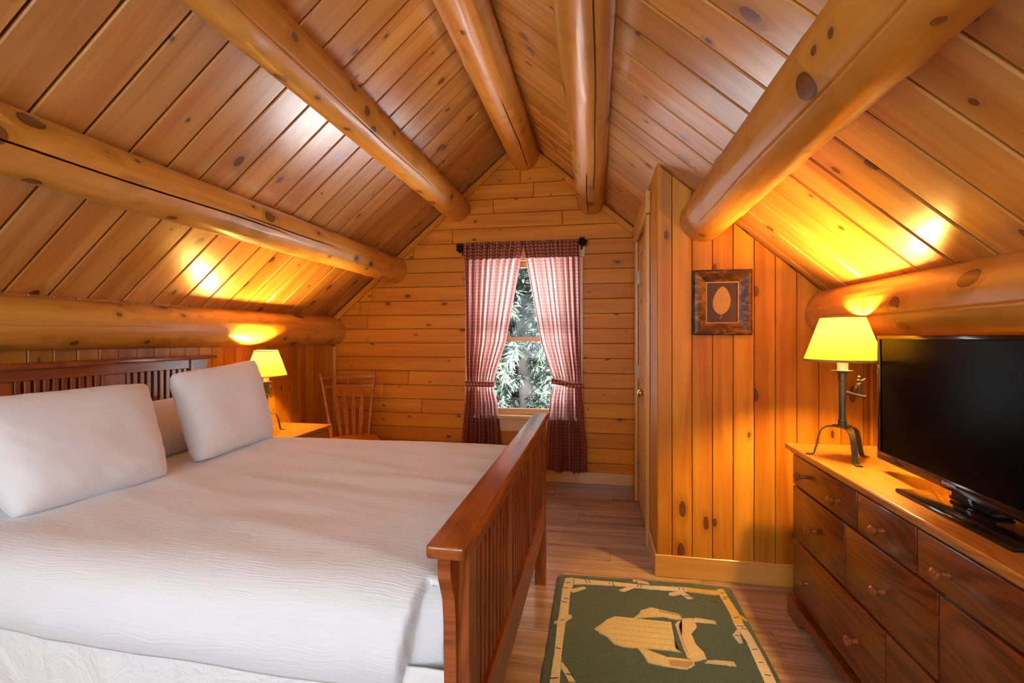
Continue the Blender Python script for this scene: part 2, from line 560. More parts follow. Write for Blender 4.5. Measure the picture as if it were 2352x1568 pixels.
PT = 0.018                                  # plank thickness, planks' faces lie on the roof plane
XE_L, XE_R = XL - 0.22, XR + 0.22           # eaves behind the knee walls
Y0C = YREAR
def slope_ceiling(side, name, ygroove, pitch):
    s = -1 if side == 'L' else 1
    xe = XE_L if side == 'L' else XE_R
    up = Vector((-s, 0, M)) / SN            # towards the ridge
    nin = Vector((-s * M, 0, -1)) / SN      # into the room
    e = Vector((xe, 0, roof(xe)))
    r = Vector((RX, 0, RZ))
    o1 = -nin * PT
    base = slab(name, e + o1 + Vector((0, Y0C, 0)), r + o1 + Vector((0, Y0C, 0)), r + o1 + Vector((0, YB + 0.2, 0)), e + o1 + Vector((0, YB + 0.2, 0)), -nin, 0.08, MAT['ceiling_backing'])
    L = (r - e).length
    k = math.floor((Y0C - ygroove) / pitch)
    yv = nin.cross(up)
    while True:
        a, b = ygroove + k * pitch, ygroove + (k + 1) * pitch
        k += 1
        if a > YB:
            break
        a = max(a, Y0C + 0.002)
        b = min(b, YB - 0.001)
        if b - a < 0.02:
            continue
        w = b - a - 0.0085
        me = prism_mesh([(0, -w / 2), (L - 0.004, -w / 2), (L - 0.004, w / 2), (0, w / 2)], PT, 0.0045)
        org = e + o1 + Vector((0, (a + b) / 2, 0))
        mk('plank', me, MAT['ceiling'], base, frame(org, up, yv, nin))
    return base
ceil_l = slope_ceiling('L', 'ceiling', 1.461, 0.1738)
ceil_r = slope_ceiling('R', 'ceiling', 1.262, 0.1695)
struct(box('trim_ridge', (RX - 0.16, YREAR - 0.1, RZ + 0.012), (RX + 0.16, YB + 0.2, RZ + 0.20), MAT['ceiling_backing'], grain='y'))  # unseen block added over the ridge to stop sunlight leaking in

# floor with separate planks running across the room
fl = struct(box('floor', (XL - 0.2, YREAR - 0.1, -0.08), (XR + 0.2, YB + 0.15, -0.012), MAT['groove'], grain='x'))
row = 0
pw = 0.178
y = 2.80 - 24 * pw
while y < YB:
    a, b = max(y, YREAR), min(y + pw, YB)
    y += pw
    row += 1
    if b - a < 0.02:
        continue
    x = XL - 0.05 - (row * 0.47) % 1.2
    while x < XR + 0.05:
        x0, x1 = max(x, XL - 0.05), min(x + 1.2, XR + 0.05)
        x += 1.2
        if x1 - x0 < 0.02:
            continue
        w, L = b - a - 0.0015, x1 - x0 - 0.0015
        me = prism_mesh([(-L / 2, -w / 2), (L / 2, -w / 2), (L / 2, w / 2), (-L / 2, w / 2)], 0.012, 0.001)
        mk('floor_plank', me, MAT['floor'], fl, Matrix.Translation(((x0 + x1) / 2, (a + b) / 2, -0.012)))

# back wall: log-siding boards around the window
WX0, WX1, WZ0, WZ1 = -1.135, -0.175, 0.56, 2.06       # rough window opening
bm = bmesh.new()
def quad_prism(bm, P, y0, y1):
    a = [bm.verts.new((x, y0, z)) for x, z in P]
    b = [bm.verts.new((x, y1, z)) for x, z in P]
    bm.faces.new(a)
    bm.faces.new(b[::-1])
    n = len(P)
    for i in range(n):
        j = (i + 1) % n
        bm.faces.new((a[i], b[i], b[j], a[j]))
xa, xb = XL - 0.15, XR + 0.15
quad_prism(bm, [(xa, -0.05), (WX0, -0.05), (WX0, roof(WX0) + 0.02), (xa, roof(xa) + 0.02)], YB + 0.02, YB + 0.14)
quad_prism(bm, [(WX1, -0.05), (xb, -0.05), (xb, roof(xb) + 0.02), (WX1, roof(WX1) + 0.02)], YB + 0.02, YB + 0.14)
quad_prism(bm, [(WX0, -0.05), (WX1, -0.05), (WX1, WZ0), (WX0, WZ0)], YB + 0.02, YB + 0.14)
quad_prism(bm, [(WX0, WZ1), (WX1, WZ1), (WX1, roof(WX1) + 0.02), (RX, RZ + 0.02), (WX0, roof(WX0) + 0.02)], YB + 0.02, YB + 0.14)
wall_back = struct(mk('wall_back', mesh_from_bm(bm), MAT['groove']))

def wall_board(P, parent, mat, axis_o, ax, ay, az, t=0.02, c=0.004):
    """P: polygon in wall coordinates (along grain, across grain)"""
    cx = sum(p[0] for p in P) / len(P)
    cy = sum(p[1] for p in P) / len(P)
    me = prism_mesh([(p[0] - cx, p[1] - cy) for p in P], t, c)
    o = Vector(axis_o) + Vector(ax) * cx + Vector(ay) * cy
    return mk('board', me, mat, parent, frame(o, ax, ay, az))

def back_piece(x0b, x1b, x0t, x1t, z0, z1):
    g = 0.0016
    # local x -> +X, local y -> +Z, local z -> -Y
    P = [(x0b + g, z0 + g), (x1b - g, z0 + g), (x1t - g, z1 - g)]
    if x1t - x0t > 2.5 * g:
        P.append((x0t + g, z1 - g))
    wall_board(P, wall_back, MAT['wall'], (0, YB + 0.02, 0), (1, 0, 0), (0, 0, 1), (0, -1, 0))

def xl_at(z):
    return max(XL, RX - (RZ - z) / M)
def xr_at(z):
    return min(XR, RX + (RZ - z) / M)
JOINTS = {-1: [-2.0, 0.9], 4: [-2.0], 8: [-2.42], 9: [-2.17], 10: [-2.24], 11: [-2.12], 5: [-1.75], 14: [-1.7], 15: [-1.32], 16: [-0.3], 17: [-0.93], 18: [-0.56], 19: [-0.68], 3: [-1.62]}
PITCH = 0.1318
z0 = 0.182 - 2 * PITCH
k = -2
while z0 < RZ - 0.02:
    z1 = z0 + PITCH
    za, zb = max(z0, 0.0), min(z1, RZ - 0.03)
    segs = [(None, None)]
    if zb > WZ0 - 0.001 and za < WZ1 + 0.001 and not (za > WZ1 - 0.02 or zb < WZ0 + 0.02):
        segs = [(None, WX0), (WX1, None)]
    for s0, s1 in segs:
        js = [j for j in JOINTS.get(k, []) if (s0 is None or j > s0 + 0.05) and (s1 is None or j < s1 - 0.05) and xl_at(zb) + 0.05 < j < xr_at(zb) - 0.05]
        cuts = [s0] + js + [s1]
        for c0, c1 in zip(cuts, cuts[1:]):
            b0 = xl_at(za) if c0 is None else c0
            t0 = xl_at(zb) if c0 is None else c0
            b1 = xr_at(za) if c1 is None else c1
            t1 = xr_at(zb) if c1 is None else c1
            if b1 - b0 > 0.02:
                back_piece(b0, b1, t0, t1, za, zb)
    z0 = z1
    k += 1

# knee walls with vertical boards
def knee(side):
    s = -1 if side == 'L' else 1
    X = XL if side == 'L' else XR
    top = roof(X) + 0.014
    lo, hi = (X - 0.12, X - 0.018) if side == 'L' else (X + 0.018, X + 0.12)
    w = struct(box('wall_left' if side == 'L' else 'wall_right', (lo, YREAR, -0.02), (hi, YB + 0.02, top), MAT['groove'], grain='z'))
    p = 0.1043
    a = 1.720 - 30 * p
    while a < YB - 0.01:
        b = a + p
        a0, b0 = max(a, YREAR + 0.003), min(b, YB - 0.002)
        a = b
        if b0 - a0 < 0.015:
            continue
        g = 0.0016
        ay = (0, -s * -1, 0)
        # grain up; local x=+Z, local z = into the room
        az = Vector((-s, 0, 0))
        ax = Vector((0, 0, 1))
        ayv = az.cross(ax)
        lo_, hi_ = sorted((a0 * ayv.y, b0 * ayv.y))
        tb = roof(X) - 0.004
        P = [(0.0, lo_ + g), (tb, lo_ + g), (tb, hi_ - g), (0.0, hi_ - g)]
        wall_board(P, w, MAT['closet'], (X + s * 0.018, 0, 0), ax, ayv, az, 0.018, 0.0035)
    return w
wall_left = knee('L')
wall_right = knee('R')

# closet: front wall facing the camera and side wall with the door
bm = bmesh.new()
quad_prism(bm, [(XC + 0.02, -0.02), (XR + 0.03, -0.02), (XR + 0.03, roof(XR + 0.03)), (XC + 0.02, roof(XC + 0.02))], YC + 0.018, YC + 0.09)
wall_cf = struct(mk('wall_closet_front', mesh_from_bm(bm), MAT['groove']))
gx = 0.403 - 0.1036
while gx < XR:
    a, b = max(gx, XC), min(gx + 0.1036, XR - 0.001)
    gx += 0.1036
    if b - a < 0.012:
        continue
    g = 0.0014
    # local x = +Z, local z = -Y  ->  local y = z x x = (-Y) x (Z) = -X
    P = [(0.0, -(b - g)), (roof(b) - 0.004, -(b - g)), (roof(a) - 0.004, -(a + g)), (0.0, -(a + g))]
    P = P[::-1]
    ar = sum(P[i][0] * P[(i + 1) % 4][1] - P[(i + 1) % 4][0] * P[i][1] for i in range(4))
    if ar < 0:
        P = P[::-1]
    wall_board(P, wall_cf, MAT['closet'], (0, YC + 0.018, 0), (0, 0, 1), (-1, 0, 0), (0, -1, 0), 0.018, 0.003)

DY0, DY1, DZ = 3.09, 3.86, 2.03
bm = bmesh.new()
def xbox(bm, y0, y1, z0, z1, x0, x1):
    bm_box(x1 - x0, y1 - y0, z1 - z0, bm=bm, off=((x0 + x1) / 2, (y0 + y1) / 2, (z0 + z1) / 2))
zt = roof(XC + 0.018)
xbox(bm, YC + 0.09, DY0, -0.02, zt - 0.06, XC + 0.018, XC + 0.09)
xbox(bm, DY1, YB + 0.02, -0.02, zt - 0.06, XC + 0.018, XC + 0.09)
xbox(bm, DY0, DY1, DZ, zt - 0.06, XC + 0.018, XC + 0.09)
wall_cs = struct(mk('wall_closet_side', mesh_from_bm(bm), MAT['groove']))
ay_ = YC + 0.002
while ay_ < YB - 0.01:
    a, b = ay_, min(ay_ + 0.1036, YB - 0.003)
    ay_ += 0.1036
    segs = []
    if b <= DY0 or a >= DY1:
        segs.append((a, b, 0.0, roof(XC) - 0.004))
    else:
        segs.append((a, b, DZ + 0.01, roof(XC) - 0.004))
        if a < DY0 - 0.01:
            segs.append((a, DY0, 0.0, DZ + 0.01))
        if b > DY1 + 0.01:
            segs.append((DY1, b, 0.0, DZ + 0.01))
    for a1, b1, za, zb in segs:
        g = 0.0014
        # local x=+Z, local z=-X, local y = z x x = (-X)x(Z) = +Y
        wall_board([(za, a1 + g), (zb, a1 + g), (zb, b1 - g), (za, b1 - g)], wall_cs, MAT['closet'], (XC + 0.018, 0, 0), (0, 0, 1), (0, 1, 0), (-1, 0, 0), 0.018, 0.003)

# rear wall behind the camera with two assumed, unseen windows added for fill light
bm = bmesh.new()
RW = [(-1.95, -0.85), (-0.65, 0.45)]
RZ0, RZ1 = 0.85, 2.25
xs = [XL - 0.1, RW[0][0], RW[0][1], RW[1][0], RW[1][1], XR + 0.1]
for i in range(5):
    a, b = xs[i], xs[i + 1]
    top = lambda x: roof(x) - 0.0
    mid = [(RX, RZ)] if a < RX < b else []
    if i in (1, 3):
        quad_prism(bm, [(a, -0.02), (b, -0.02), (b, RZ0), (a, RZ0)], YREAR - 0.1, YREAR)
        quad_prism(bm, [(a, RZ1), (b, RZ1), (b, max(RZ1 + .01, top(b)))] + mid + [(a, max(RZ1 + .01, top(a)))], YREAR - 0.1, YREAR)
    else:
        quad_prism(bm, [(a, -0.02), (b, -0.02), (b, top(b))] + mid + [(a, top(a))], YREAR - 0.1, YREAR)
struct(mk('wall_rear', mesh_from_bm(bm), MAT['wall']))
for i, (a, b) in enumerate(RW):
    wn = struct(mk('window_%d' % (i + 2), mesh_from_bm(bm_box(b - a, 0.06, 0.07, off=((a + b) / 2, YREAR + 0.0, RZ0 - 0.035))), MAT['sash']))  # assumed rear window, added to let the fill light in
    box('window_frame', (a, YREAR - 0.08, RZ0), (a + 0.06, YREAR - 0.04, RZ1), MAT['sash'], wn, 'z')
    box('window_frame', (b - 0.06, YREAR - 0.08, RZ0), (b, YREAR - 0.04, RZ1), MAT['sash'], wn, 'z')
    box('window_frame', (a + 0.06, YREAR - 0.08, RZ1 - 0.06), (b - 0.06, YREAR - 0.04, RZ1), MAT['sash'], wn, 'x')
    box('pane', (a + 0.05, YREAR - 0.062, RZ0), (b - 0.05, YREAR - 0.058, RZ1 - 0.05), MAT['glass'], wn, 'x')

# ------------------------------------------------------------------ trim
def strip(name, a, b, w, t, nrm, mat=MAT['trim'], parent=None):
    """board from a to b, width w across, thickness t along nrm"""
    a, b, nrm = Vector(a), Vector(b), Vector(nrm).normalized()
    x = (b - a).normalized()
    yv = nrm.cross(x)
    L = (b - a).length
    me = mesh_from_bm(bm_box(L, w, t, 0.003))
    return mk(name, me, mat, parent, frame((a + b) / 2 + nrm * t / 2, x, yv, nrm))

i = 1
for s in (-1, 1):
    x_end = XL + 0.02 if s < 0 else XC - 0.01
    dn = 0.035
    a = Vector((RX + s * 0.0, YB, RZ - dn * SN))
    b = Vector((x_end, YB, roof(x_end) - dn * SN))
    struct(strip('trim_%d' % i, a, b, 0.055, 0.018, (0, -1, 0), MAT['wall']))
    i += 1
struct(box('baseboard_back', (XL + 0.001, YB - 0.018, 0.0), (XC - 0.001, YB - 0.001, 0.105), MAT['trim'], grain='x', bev=0.003))
struct(box('baseboard_closet_front', (XC - 0.014, YC - 0.015, 0.0), (XR - 0.001, YC - 0.001, 0.118), MAT['trim'], grain='x', bev=0.003))
struct(box('baseboard_closet_side', (XC - 0.014, YC + 0.001, 0.0), (XC - 0.001, 3.02, 0.118), MAT['trim'], grain='y', bev=0.003))
struct(box('baseboard_left', (XL + 0.001, YREAR + 0.01, 0.0), (XL + 0.016, YB - 0.02, 0.105), MAT['trim'], grain='y', bev=0.003))
struct(box('baseboard_right', (XR - 0.016, YREAR + 0.01, 0.0), (XR - 0.001, YC - 0.02, 0.105), MAT['trim'], grain='y', bev=0.003))
struct(box('trim_%d' % i, (XL + 0.0, YB - 0.022, 0.107), (XL + 0.035, YB - 0.0005, 1.2), MAT['trim'], grain='z', bev=0.003))

# ------------------------------------------------------------------ closet door
door = struct(box('door_1', (XC + 0.012, DY0 + 0.004, 0.012), (XC + 0.034, DY1 - 0.004, DZ - 0.004), MAT['trim'], grain='z'))
fx0, fx1 = XC + 0.001, XC + 0.012
ys0, ys1 = DY0 + 0.004, DY1 - 0.004
ST = 0.112
ymid = (ys0 + ys1) / 2
for a, b in ((ys0, ys0 + ST), (ymid - ST / 2, ymid + ST / 2), (ys1 - ST, ys1)):
    box('stile', (fx0, a, 0.012), (fx1, b, DZ - 0.004), MAT['trim'], door, 'z', 0.002)
rails = [(0.012, 0.24), (0.80, 0.96), (1.56, 1.67), (1.915, DZ - 0.004)]
for za, zb in rails:
    for a, b in ((ys0 + ST, ymid - ST / 2), (ymid + ST / 2, ys1 - ST)):
        box('rail', (fx0 + 0.0005, a, za), (fx1, b, zb), MAT['trim'], door, 'y', 0.002)
for (za, zb) in ((0.24, 0.80), (0.96, 1.56), (1.67, 1.915)):
    for a, b in ((ys0 + ST, ymid - ST / 2), (ymid + ST / 2, ys1 - ST)):
        w, h = b - a - 0.03, zb - za - 0.03
        me = prism_mesh([(-h / 2, -w / 2), (h / 2, -w / 2), (h / 2, w / 2), (-h / 2, w / 2)], 0.0105, 0.0100)
        mk('panel', me, MAT['trim'], door, frame(Vector((XC + 0.0125, (a + b) / 2, (za + zb) / 2)), (0, 0, 1), (0, 1, 0), (-1, 0, 0)))
# casing
box('casing', (XC - 0.026, 3.02, 0.0), (XC - 0.001, DY0 + 0.002, DZ + 0.02), MAT['trim'], door, 'z', 0.003)
box('casing', (XC - 0.026, DY1 - 0.002, 0.0), (XC - 0.001, DY1 + 0.07, DZ + 0.02), MAT['trim'], door, 'z', 0.003)
box('casing', (XC - 0.032, 2.985, DZ + 0.022), (XC - 0.001, DY1 + 0.10, DZ + 0.155), MAT['trim'], door, 'y', 0.003)
kb = lathe_bm([(0, 0), (0.026, 0), (0.027, 0.004), (0.010, 0.010), (0.009, 0.026), (0.020, 0.034), (0.027, 0.045), (0.026, 0.055), (0.016, 0.064), (0, 0.066)], 24)
kn = mk('door_knob', sm(kb), MAT['brass'], door, frame(Vector((XC + 0.0015, 3.150, 0.935)), (0, 0, 1), (0, 1, 0), (-1, 0, 0)))
kn['label'] = 'round polished brass knob'
for hz in (0.30, 1.02, 1.76):
    bmh = bm_box(0.004, 0.03, 0.10, 0.001)
    tube_bm([(-0.006, 0, -0.05), (-0.006, 0, 0.05)], 0.006, 10, bmh)
    hg = mk('hinge', mesh_from_bm(bmh), MAT['steel'], door, Matrix.Translation((XC - 0.001, DY1 - 0.018, hz)))

# ------------------------------------------------------------------ window
win = struct(mk('window_1', mesh_from_bm(bm_box(WX1 - WX0 + 0.10, 0.10, 0.03, 0.004, off=((WX0 + WX1) / 2, YB - 0.01, 0.572))), MAT['sash']))
CW = 0.07
box('casing', (WX0 - CW + 0.012, YB - 0.021, 0.60), (WX0 + 0.012, YB - 0.0005, 2.00), MAT['sash'], win, 'z', 0.003)
box('casing', (WX1 - 0.012, YB - 0.021, 0.60), (WX1 - 0.012 + CW, YB - 0.0005, 2.00), MAT['sash'], win, 'z', 0.003)
box('casing', (WX0 - CW - 0.005, YB - 0.025, 2.001), (WX1 + CW + 0.005, YB - 0.0005, 2.12), MAT['sash'], win, 'x', 0.003)
box('apron', (WX0 - 0.05, YB - 0.02, 0.44), (WX1 + 0.05, YB - 0.0005, 0.554), MAT['sash'], win, 'x', 0.003)
# jamb
jx0, jx1 = WX0 + 0.001, WX1 - 0.001
box('jamb', (jx0, YB, 0.588), (jx0 + 0.02, YB + 0.135, 2.055), MAT['sash'], win, 'z')
box('jamb', (jx1 - 0.02, YB, 0.588), (jx1, YB + 0.135, 2.055), MAT['sash'], win, 'z')
box('jamb', (jx0 + 0.02, YB, 1.985), (jx1 - 0.02, YB + 0.135, 2.055), MAT['sash'], win, 'x')
box('jamb', (jx0 + 0.02, YB + 0.041, 0.562), (jx1 - 0.02, YB + 0.135, 0.586), MAT['sash'], win, 'x')
def sash(z0, z1, yy, bot, topr):
    a, b = jx0 + 0.021, jx1 - 0.021
    s = box('sash', (a, yy, z0), (b, yy + 0.034, z0 + bot), MAT['sash'], win, 'x', 0.003)
    box('sash_stile', (a, yy, z0 + bot), (a + 0.045, yy + 0.034, z1), MAT['sash'], s, 'z', 0.003)
    box('sash_stile', (b - 0.045, yy, z0 + bot), (b, yy + 0.034, z1), MAT['sash'], s, 'z', 0.003)
    box('sash_rail', (a + 0.045, yy, z1 - topr), (b - 0.045, yy + 0.034, z1), MAT['sash'], s, 'x', 0.003)
    box('pane', (a + 0.04, yy + 0.015, z0 + bot - 0.004), (b - 0.04, yy + 0.019, z1 - topr + 0.004), MAT['glass'], s, 'x')
sash(0.588, 1.288, YB + 0.045, 0.05, 0.036)
sash(1.255, 1.984, YB + 0.085, 0.036, 0.05)

# ------------------------------------------------------------------ log purlins
def log(name, label, x0, z0, r0, x1, z1, r1, y0, y1, cracks=(), seed=1, group=None):
    """from the near end (x0,z0) at y0 to the far end (x1,z1) at y1"""
    rs = random.Random(seed)
    SEG, NR = 180, 110
    p0, p1 = Vector((x0, y0, z0)), Vector((x1, y1, z1))
    L = (p1 - p0).length
    ax = (p1 - p0).normalized()
    zz = Vector((0, 0, 1))
    ay = zz.cross(ax).normalized()
    az = ax.cross(ay)
    V, Fc = [], []
    bumps = [(rs.uniform(0, L), rs.uniform(0, 2 * math.pi), rs.uniform(0.004, 0.010)) for _ in range(int(L * 7))]
    for i in range(NR + 1):
        t = i / NR
        xx = t * L
        r = r0 + (r1 - r0) * t
        wob = 0.05 * math.sin(xx * 1.7 + seed) + 0.02 * math.sin(xx * 6.1 + seed * 2)
        for k in range(SEG):
            th = 2 * math.pi * k / SEG + wob
            rr = r * (1 + 0.035 * (mnoise.noise(Vector((xx * 1.2, math.cos(th) * 1.3, math.sin(th) * 1.3 + seed * 9))))
                      + 0.012 * mnoise.noise(Vector((xx * 5, math.cos(th) * 5, math.sin(th) * 5 + seed * 3))))
            for bx, bt, bh in bumps:
                dx = xx - bx
                if abs(dx) < 0.09:
                    dt = (th - bt + math.pi) % (2 * math.pi) - math.pi
                    if abs(dt) < 0.6:
                        rr += bh * math.exp(-(dx / 0.035) ** 2 - (dt * r / 0.03) ** 2)
            for ck, c0, c1, dep in cracks:
                if k == round(ck / 2) and c0 < xx < c1:
                    rr -= dep * min(1, (xx - c0) / 0.15, (c1 - xx) / 0.15)
            V.append((xx, rr * math.cos(th), rr * math.sin(th)))
    for i in range(NR):
        for k in range(SEG):
            k2 = (k + 1) % SEG
            Fc.append((i * SEG + k, i * SEG + k2, (i + 1) * SEG + k2, (i + 1) * SEG + k))
    Fc.append(tuple(range(SEG))[::-1])
    Fc.append(tuple(range(NR * SEG, (NR + 1) * SEG)))
    me = bpy.data.meshes.new('mesh')
    me.from_pydata(V, [], Fc)
    for p in me.polygons[:-2]:
        p.use_smooth = True
    me.set_sharp_from_angle(angle=math.radians(50))
    o = mk(name, me, MAT['log'], None, frame(p0, ax, ay, az))
    tag(o, label, 'log beam', group)
    return o
YN = YREAR + 0.004
GRP = 'peeled log beams'
# angle index: 0 is +X(ish) in the log's own ay direction; ay points to -X, az up
log('log_beam', 'peeled log beam running along the ridge of the ceiling', -0.645, 2.93, 0.122, -0.64, 2.93, 0.132, YN, YB - 0.001, [(252, 4.2, 5.45, 0.02)], 3, GRP)
log('log_beam', 'cracked log beam just right of the ridge, above the window', -0.028, 2.487, 0.102, -0.05, 2.487, 0.119, YN, YB - 0.001, [(254, 2.2, 4.85, 0.045), (280, 4.4, 5.45, 0.02)], 5, GRP)
log('log_beam', 'left upper log beam ending above the left curtain', -1.270, 2.482, 0.108, -1.265, 2.478, 0.119, YN, YB - 0.001, [(222, 2.0, 4.6, 0.0035)], 8, GRP)
log('log_beam', 'left middle log beam with one long dark crack', -1.885, 1.936, 0.104, -1.885, 1.928, 0.120, YN, YB - 0.001, [(198, 2.0, 3.72, 0.05), (190, 3.4, 4.25, 0.035)], 11, GRP)
log('log_beam', 'right middle log beam ending on the closet wall above the picture', 0.570, 1.932, 0.104, 0.560, 1.925, 0.118, YN, YC - 0.001, [(312, 1.6, 3.7, 0.0035)], 14, GRP)
log('log_beam', 'low wall log above the headboard on the left wall', -2.50, 1.362, 0.114, -2.525, 1.352, 0.132, YN, YB - 0.001, [(184, 0.9, 3.6, 0.003)], 17, GRP)
log('log_beam', 'low wall log above the dresser and television', 1.185, 1.425, 0.113, 1.185, 1.418, 0.125, YN, YC - 0.001, [(342, 1.0, 3.9, 0.003)], 21, GRP)

# ------------------------------------------------------------------ outside: assumed porch roof and evergreens
pr = box('porch_roof', (-6.0, YB + 0.35, -0.75), (5.0, 8.6, -0.60), MAT['roofing'], None, 'x', 0.01)  # assumed roof, out of view; bounces sunlight up to the ceiling
struct(pr)

def evergreen(label, x, y, h, seed, dens, spread):
    rs = random.Random(seed)
    zg = -3.0
    t = thing('evergreen_tree', label, 'tree', (x, y, zg), 0, 'evergreens outside the window')
    pts, rad = [], []
    for i in range(12):
        f = i / 11
        pts.append((x + 0.10 * math.sin(f * 5 + seed), y + 0.08 * math.cos(f * 4 + seed), zg + f * h))
        rad.append(0.17 * (1 - 0.85 * f) + 0.012)
    mk('trunk', sm(tube_bm(pts, rad, 12)), MAT['bark'], t)
    bb = bmesh.new()
    V, Fc, MI = [], [], []
    nb = int(h * 34)
    for b in range(nb):
        f = rs.uniform(0.12, 0.99)
        zc = zg + f * h
        ang = rs.uniform(0, 2 * math.pi)
        ln = spread * (1.12 - f) * rs.uniform(0.6, 1.1) + 0.2
        bx = [Vector((x, y, zc))]
        d = Vector((math.cos(ang), math.sin(ang), 0))
        for s in range(1, 7):
            q = s / 6
            bx.append(Vector((x, y, zc)) + d * ln * q + Vector((rs.uniform(-.04, .04), rs.uniform(-.04, .04), 0.10 * ln * math.sin(q * 2.2) - 0.42 * ln * q * q)))
        tube_bm(bx, [0.018 * (1 - 0.8 * s / 6) + 0.002 for s in range(7)], 5, bb, cap=False)
        for s in range(int(dens * ln)):
            q = rs.uniform(0.12, 1.0) * 6
            i0 = min(5, int(q))
            c = bx[i0].lerp(bx[i0 + 1], q - i0)
            # a drooping spray: narrow leaf-shaped blade
            L = rs.uniform(0.10, 0.26)
            w = rs.uniform(0.009, 0.020)
            dr = (d * rs.uniform(-0.2, 0.8) + Vector((rs.uniform(-.8, .8), rs.uniform(-.8, .8), rs.uniform(-1.5, 0.1)))).normalized()
            sd = dr.cross(Vector((rs.uniform(-1, 1), rs.uniform(-1, 1), rs.uniform(-1, 1)))).normalized()
            b0 = len(V)
            V += [tuple(c), tuple(c + dr * L * 0.4 + sd * w), tuple(c + dr * L), tuple(c + dr * L * 0.4 - sd * w)]
            Fc.append((b0, b0 + 1, b0 + 2, b0 + 3))
            MI.append(1 if rs.random() < 0.28 else 0)
    mk('branches', mesh_from_bm(bb, True), MAT['bark'], t)
    me = bpy.data.meshes.new('mesh')
    me.from_pydata(V, [], Fc)
    me.materials.append(MAT['needles'])
    me.materials.append(MAT['frost'])
    for p, mi in zip(me.polygons, MI):
        p.material_index = mi
    fo = mk('foliage', me, None, t)
    fo['kind'] = 'stuff'
evergreen('nearest evergreen straight outside the middle of the window', -1.35, 8.9, 9.5, 1, 190, 2.1)
evergreen('evergreen standing behind the nearest one outside the window', -2.25, 14.6, 10.5, 2, 170, 2.4)
evergreen('farthest evergreen seen high in the window gap', -3.3, 20.4, 13.0, 4, 110, 2.8)

# ------------------------------------------------------------------ curtains
def curtain(name, label, fx0, fx1, seed, tie_z, tie_end):
    rs = random.Random(seed)
    t = thing(name, label, 'curtain', ((fx0(0.1) + fx1(0.1)) / 2, YB - 0.075, 0.11), 0, 'plaid curtains at the window')
    NS, NT_ = 150, 120
    ZT, ZB = 2.135, 0.112
    ph = [rs.uniform(0, 6.28) for _ in range(6)]
    nf = 9
    def depth(s, z):
        # gathers near the rod, broad folds below
        a = 0.022 * math.sin(2 * math.pi * nf * s + ph[0] + 0.4 * math.sin(3 * z + ph[1]))
        a += 0.007 * math.sin(2 * math.pi * nf * 2.3 * s + ph[2])
        squeeze = (fx1(2.0) - fx0(2.0)) / max(0.2, fx1(z) - fx0(z))
        a *= min(2.0, 0.55 + 0.55 * squeeze)
        if z < tie_z:
            a += 0.012 * math.sin(2 * math.pi * 3 * s + ph[3]) * min(1, (tie_z - z) / 0.25)
        g = math.exp(-((z - tie_z) / 0.06) ** 2)
        return a * (1 - 0.75 * g)
    def grid(z_hi, z_lo, n, yoff=0.0, wave=0.0):
        V, UV, Fc = [], [], []
        for j in range(n + 1):
            z = z_hi + (z_lo - z_hi) * j / n
            for i in range(NS + 1):
                s = i / NS
                xw = fx0(z) + (fx1(z) - fx0(z)) * s
                xw += 0.004 * math.sin(2 * math.pi * nf * 2 * s + ph[4])
                zz = z
                if wave and j == 0:
                    zz += wave * math.sin(2 * math.pi * nf * 1.6 * s + ph[5])
                if z < 0.3:
                    zz += 0.012 * math.sin(2 * math.pi * 2.5 * s + ph[3]) * (0.3 - z) / 0.2
                V.append((xw, YB - 0.075 + depth(s, z) + yoff, zz))
                UV.append((s * 0.95, z))
        for j in range(n):
            for i in range(NS):
                a = j * (NS + 1) + i
                Fc.append((a, a + 1, a + NS + 2, a + NS + 1))
        me = bpy.data.meshes.new('mesh')
        me.from_pydata(V, [], Fc)
        ul = me.uv_layers.new(name='UVMap')
        for lp in me.loops:
            ul.data[lp.index].uv = UV[lp.vertex_index]
        for p in me.polygons:
            p.use_smooth = True
        return me
    mk('panel', grid(2.03, ZB, NT_), MAT['curtain'], t)
    mk('header', grid(ZT, 1.992, 14, -0.026, 0.008), MAT['curtain_hem'], t)
    # tie-back: flat band wrapped round the gathered cloth
    bm = bmesh.new()
    n = 28
    xa, xb = fx0(tie_z) - 0.012, fx1(tie_z) + 0.012
    uvs = []
    rows = []
    for k in range(n):
        th = 2 * math.pi * k / n
        cx, rx = (xa + xb) / 2, (xb - xa) / 2
        sgn = lambda v: (1 if v > 0 else -1)
        px = cx + rx * sgn(math.cos(th)) * abs(math.cos(th)) ** 0.35
        py = YB - 0.072 + 0.040 * sgn(math.sin(th)) * abs(math.sin(th)) ** 0.6
        dz = tie_end * ((px - xa) / (xb - xa) - 0.5)
        rows.append([bm.verts.new((px, py, tie_z + dz + q)) for q in (-0.022, 0.0, 0.022)])
    for k in range(n):
        a, b = rows[k], rows[(k + 1) % n]
        for q in range(2):
            bm.faces.new((a[q], b[q], b[q + 1], a[q + 1]))
    ul = bm.loops.layers.uv.new('UVMap')
    for f_ in bm.faces:
        for l in f_.loops:
            l[ul].uv = (l.vert.co.x * 1.0, l.vert.co.z)
    me = mesh_from_bm(bm, True)
    mk('tieback', me, MAT['curtain_hem'], t)
    return t
def interp(tab):
    def f(z):
        tb = sorted(tab)
        if z <= tb[0][0]:
            return tb[0][1]
        for (a, va), (b, vb) in zip(tb, tb[1:]):
            if z <= b:
                q = (z - a) / (b - a)
                return va + (vb - va) * q
        return tb[-1][1]
    return f
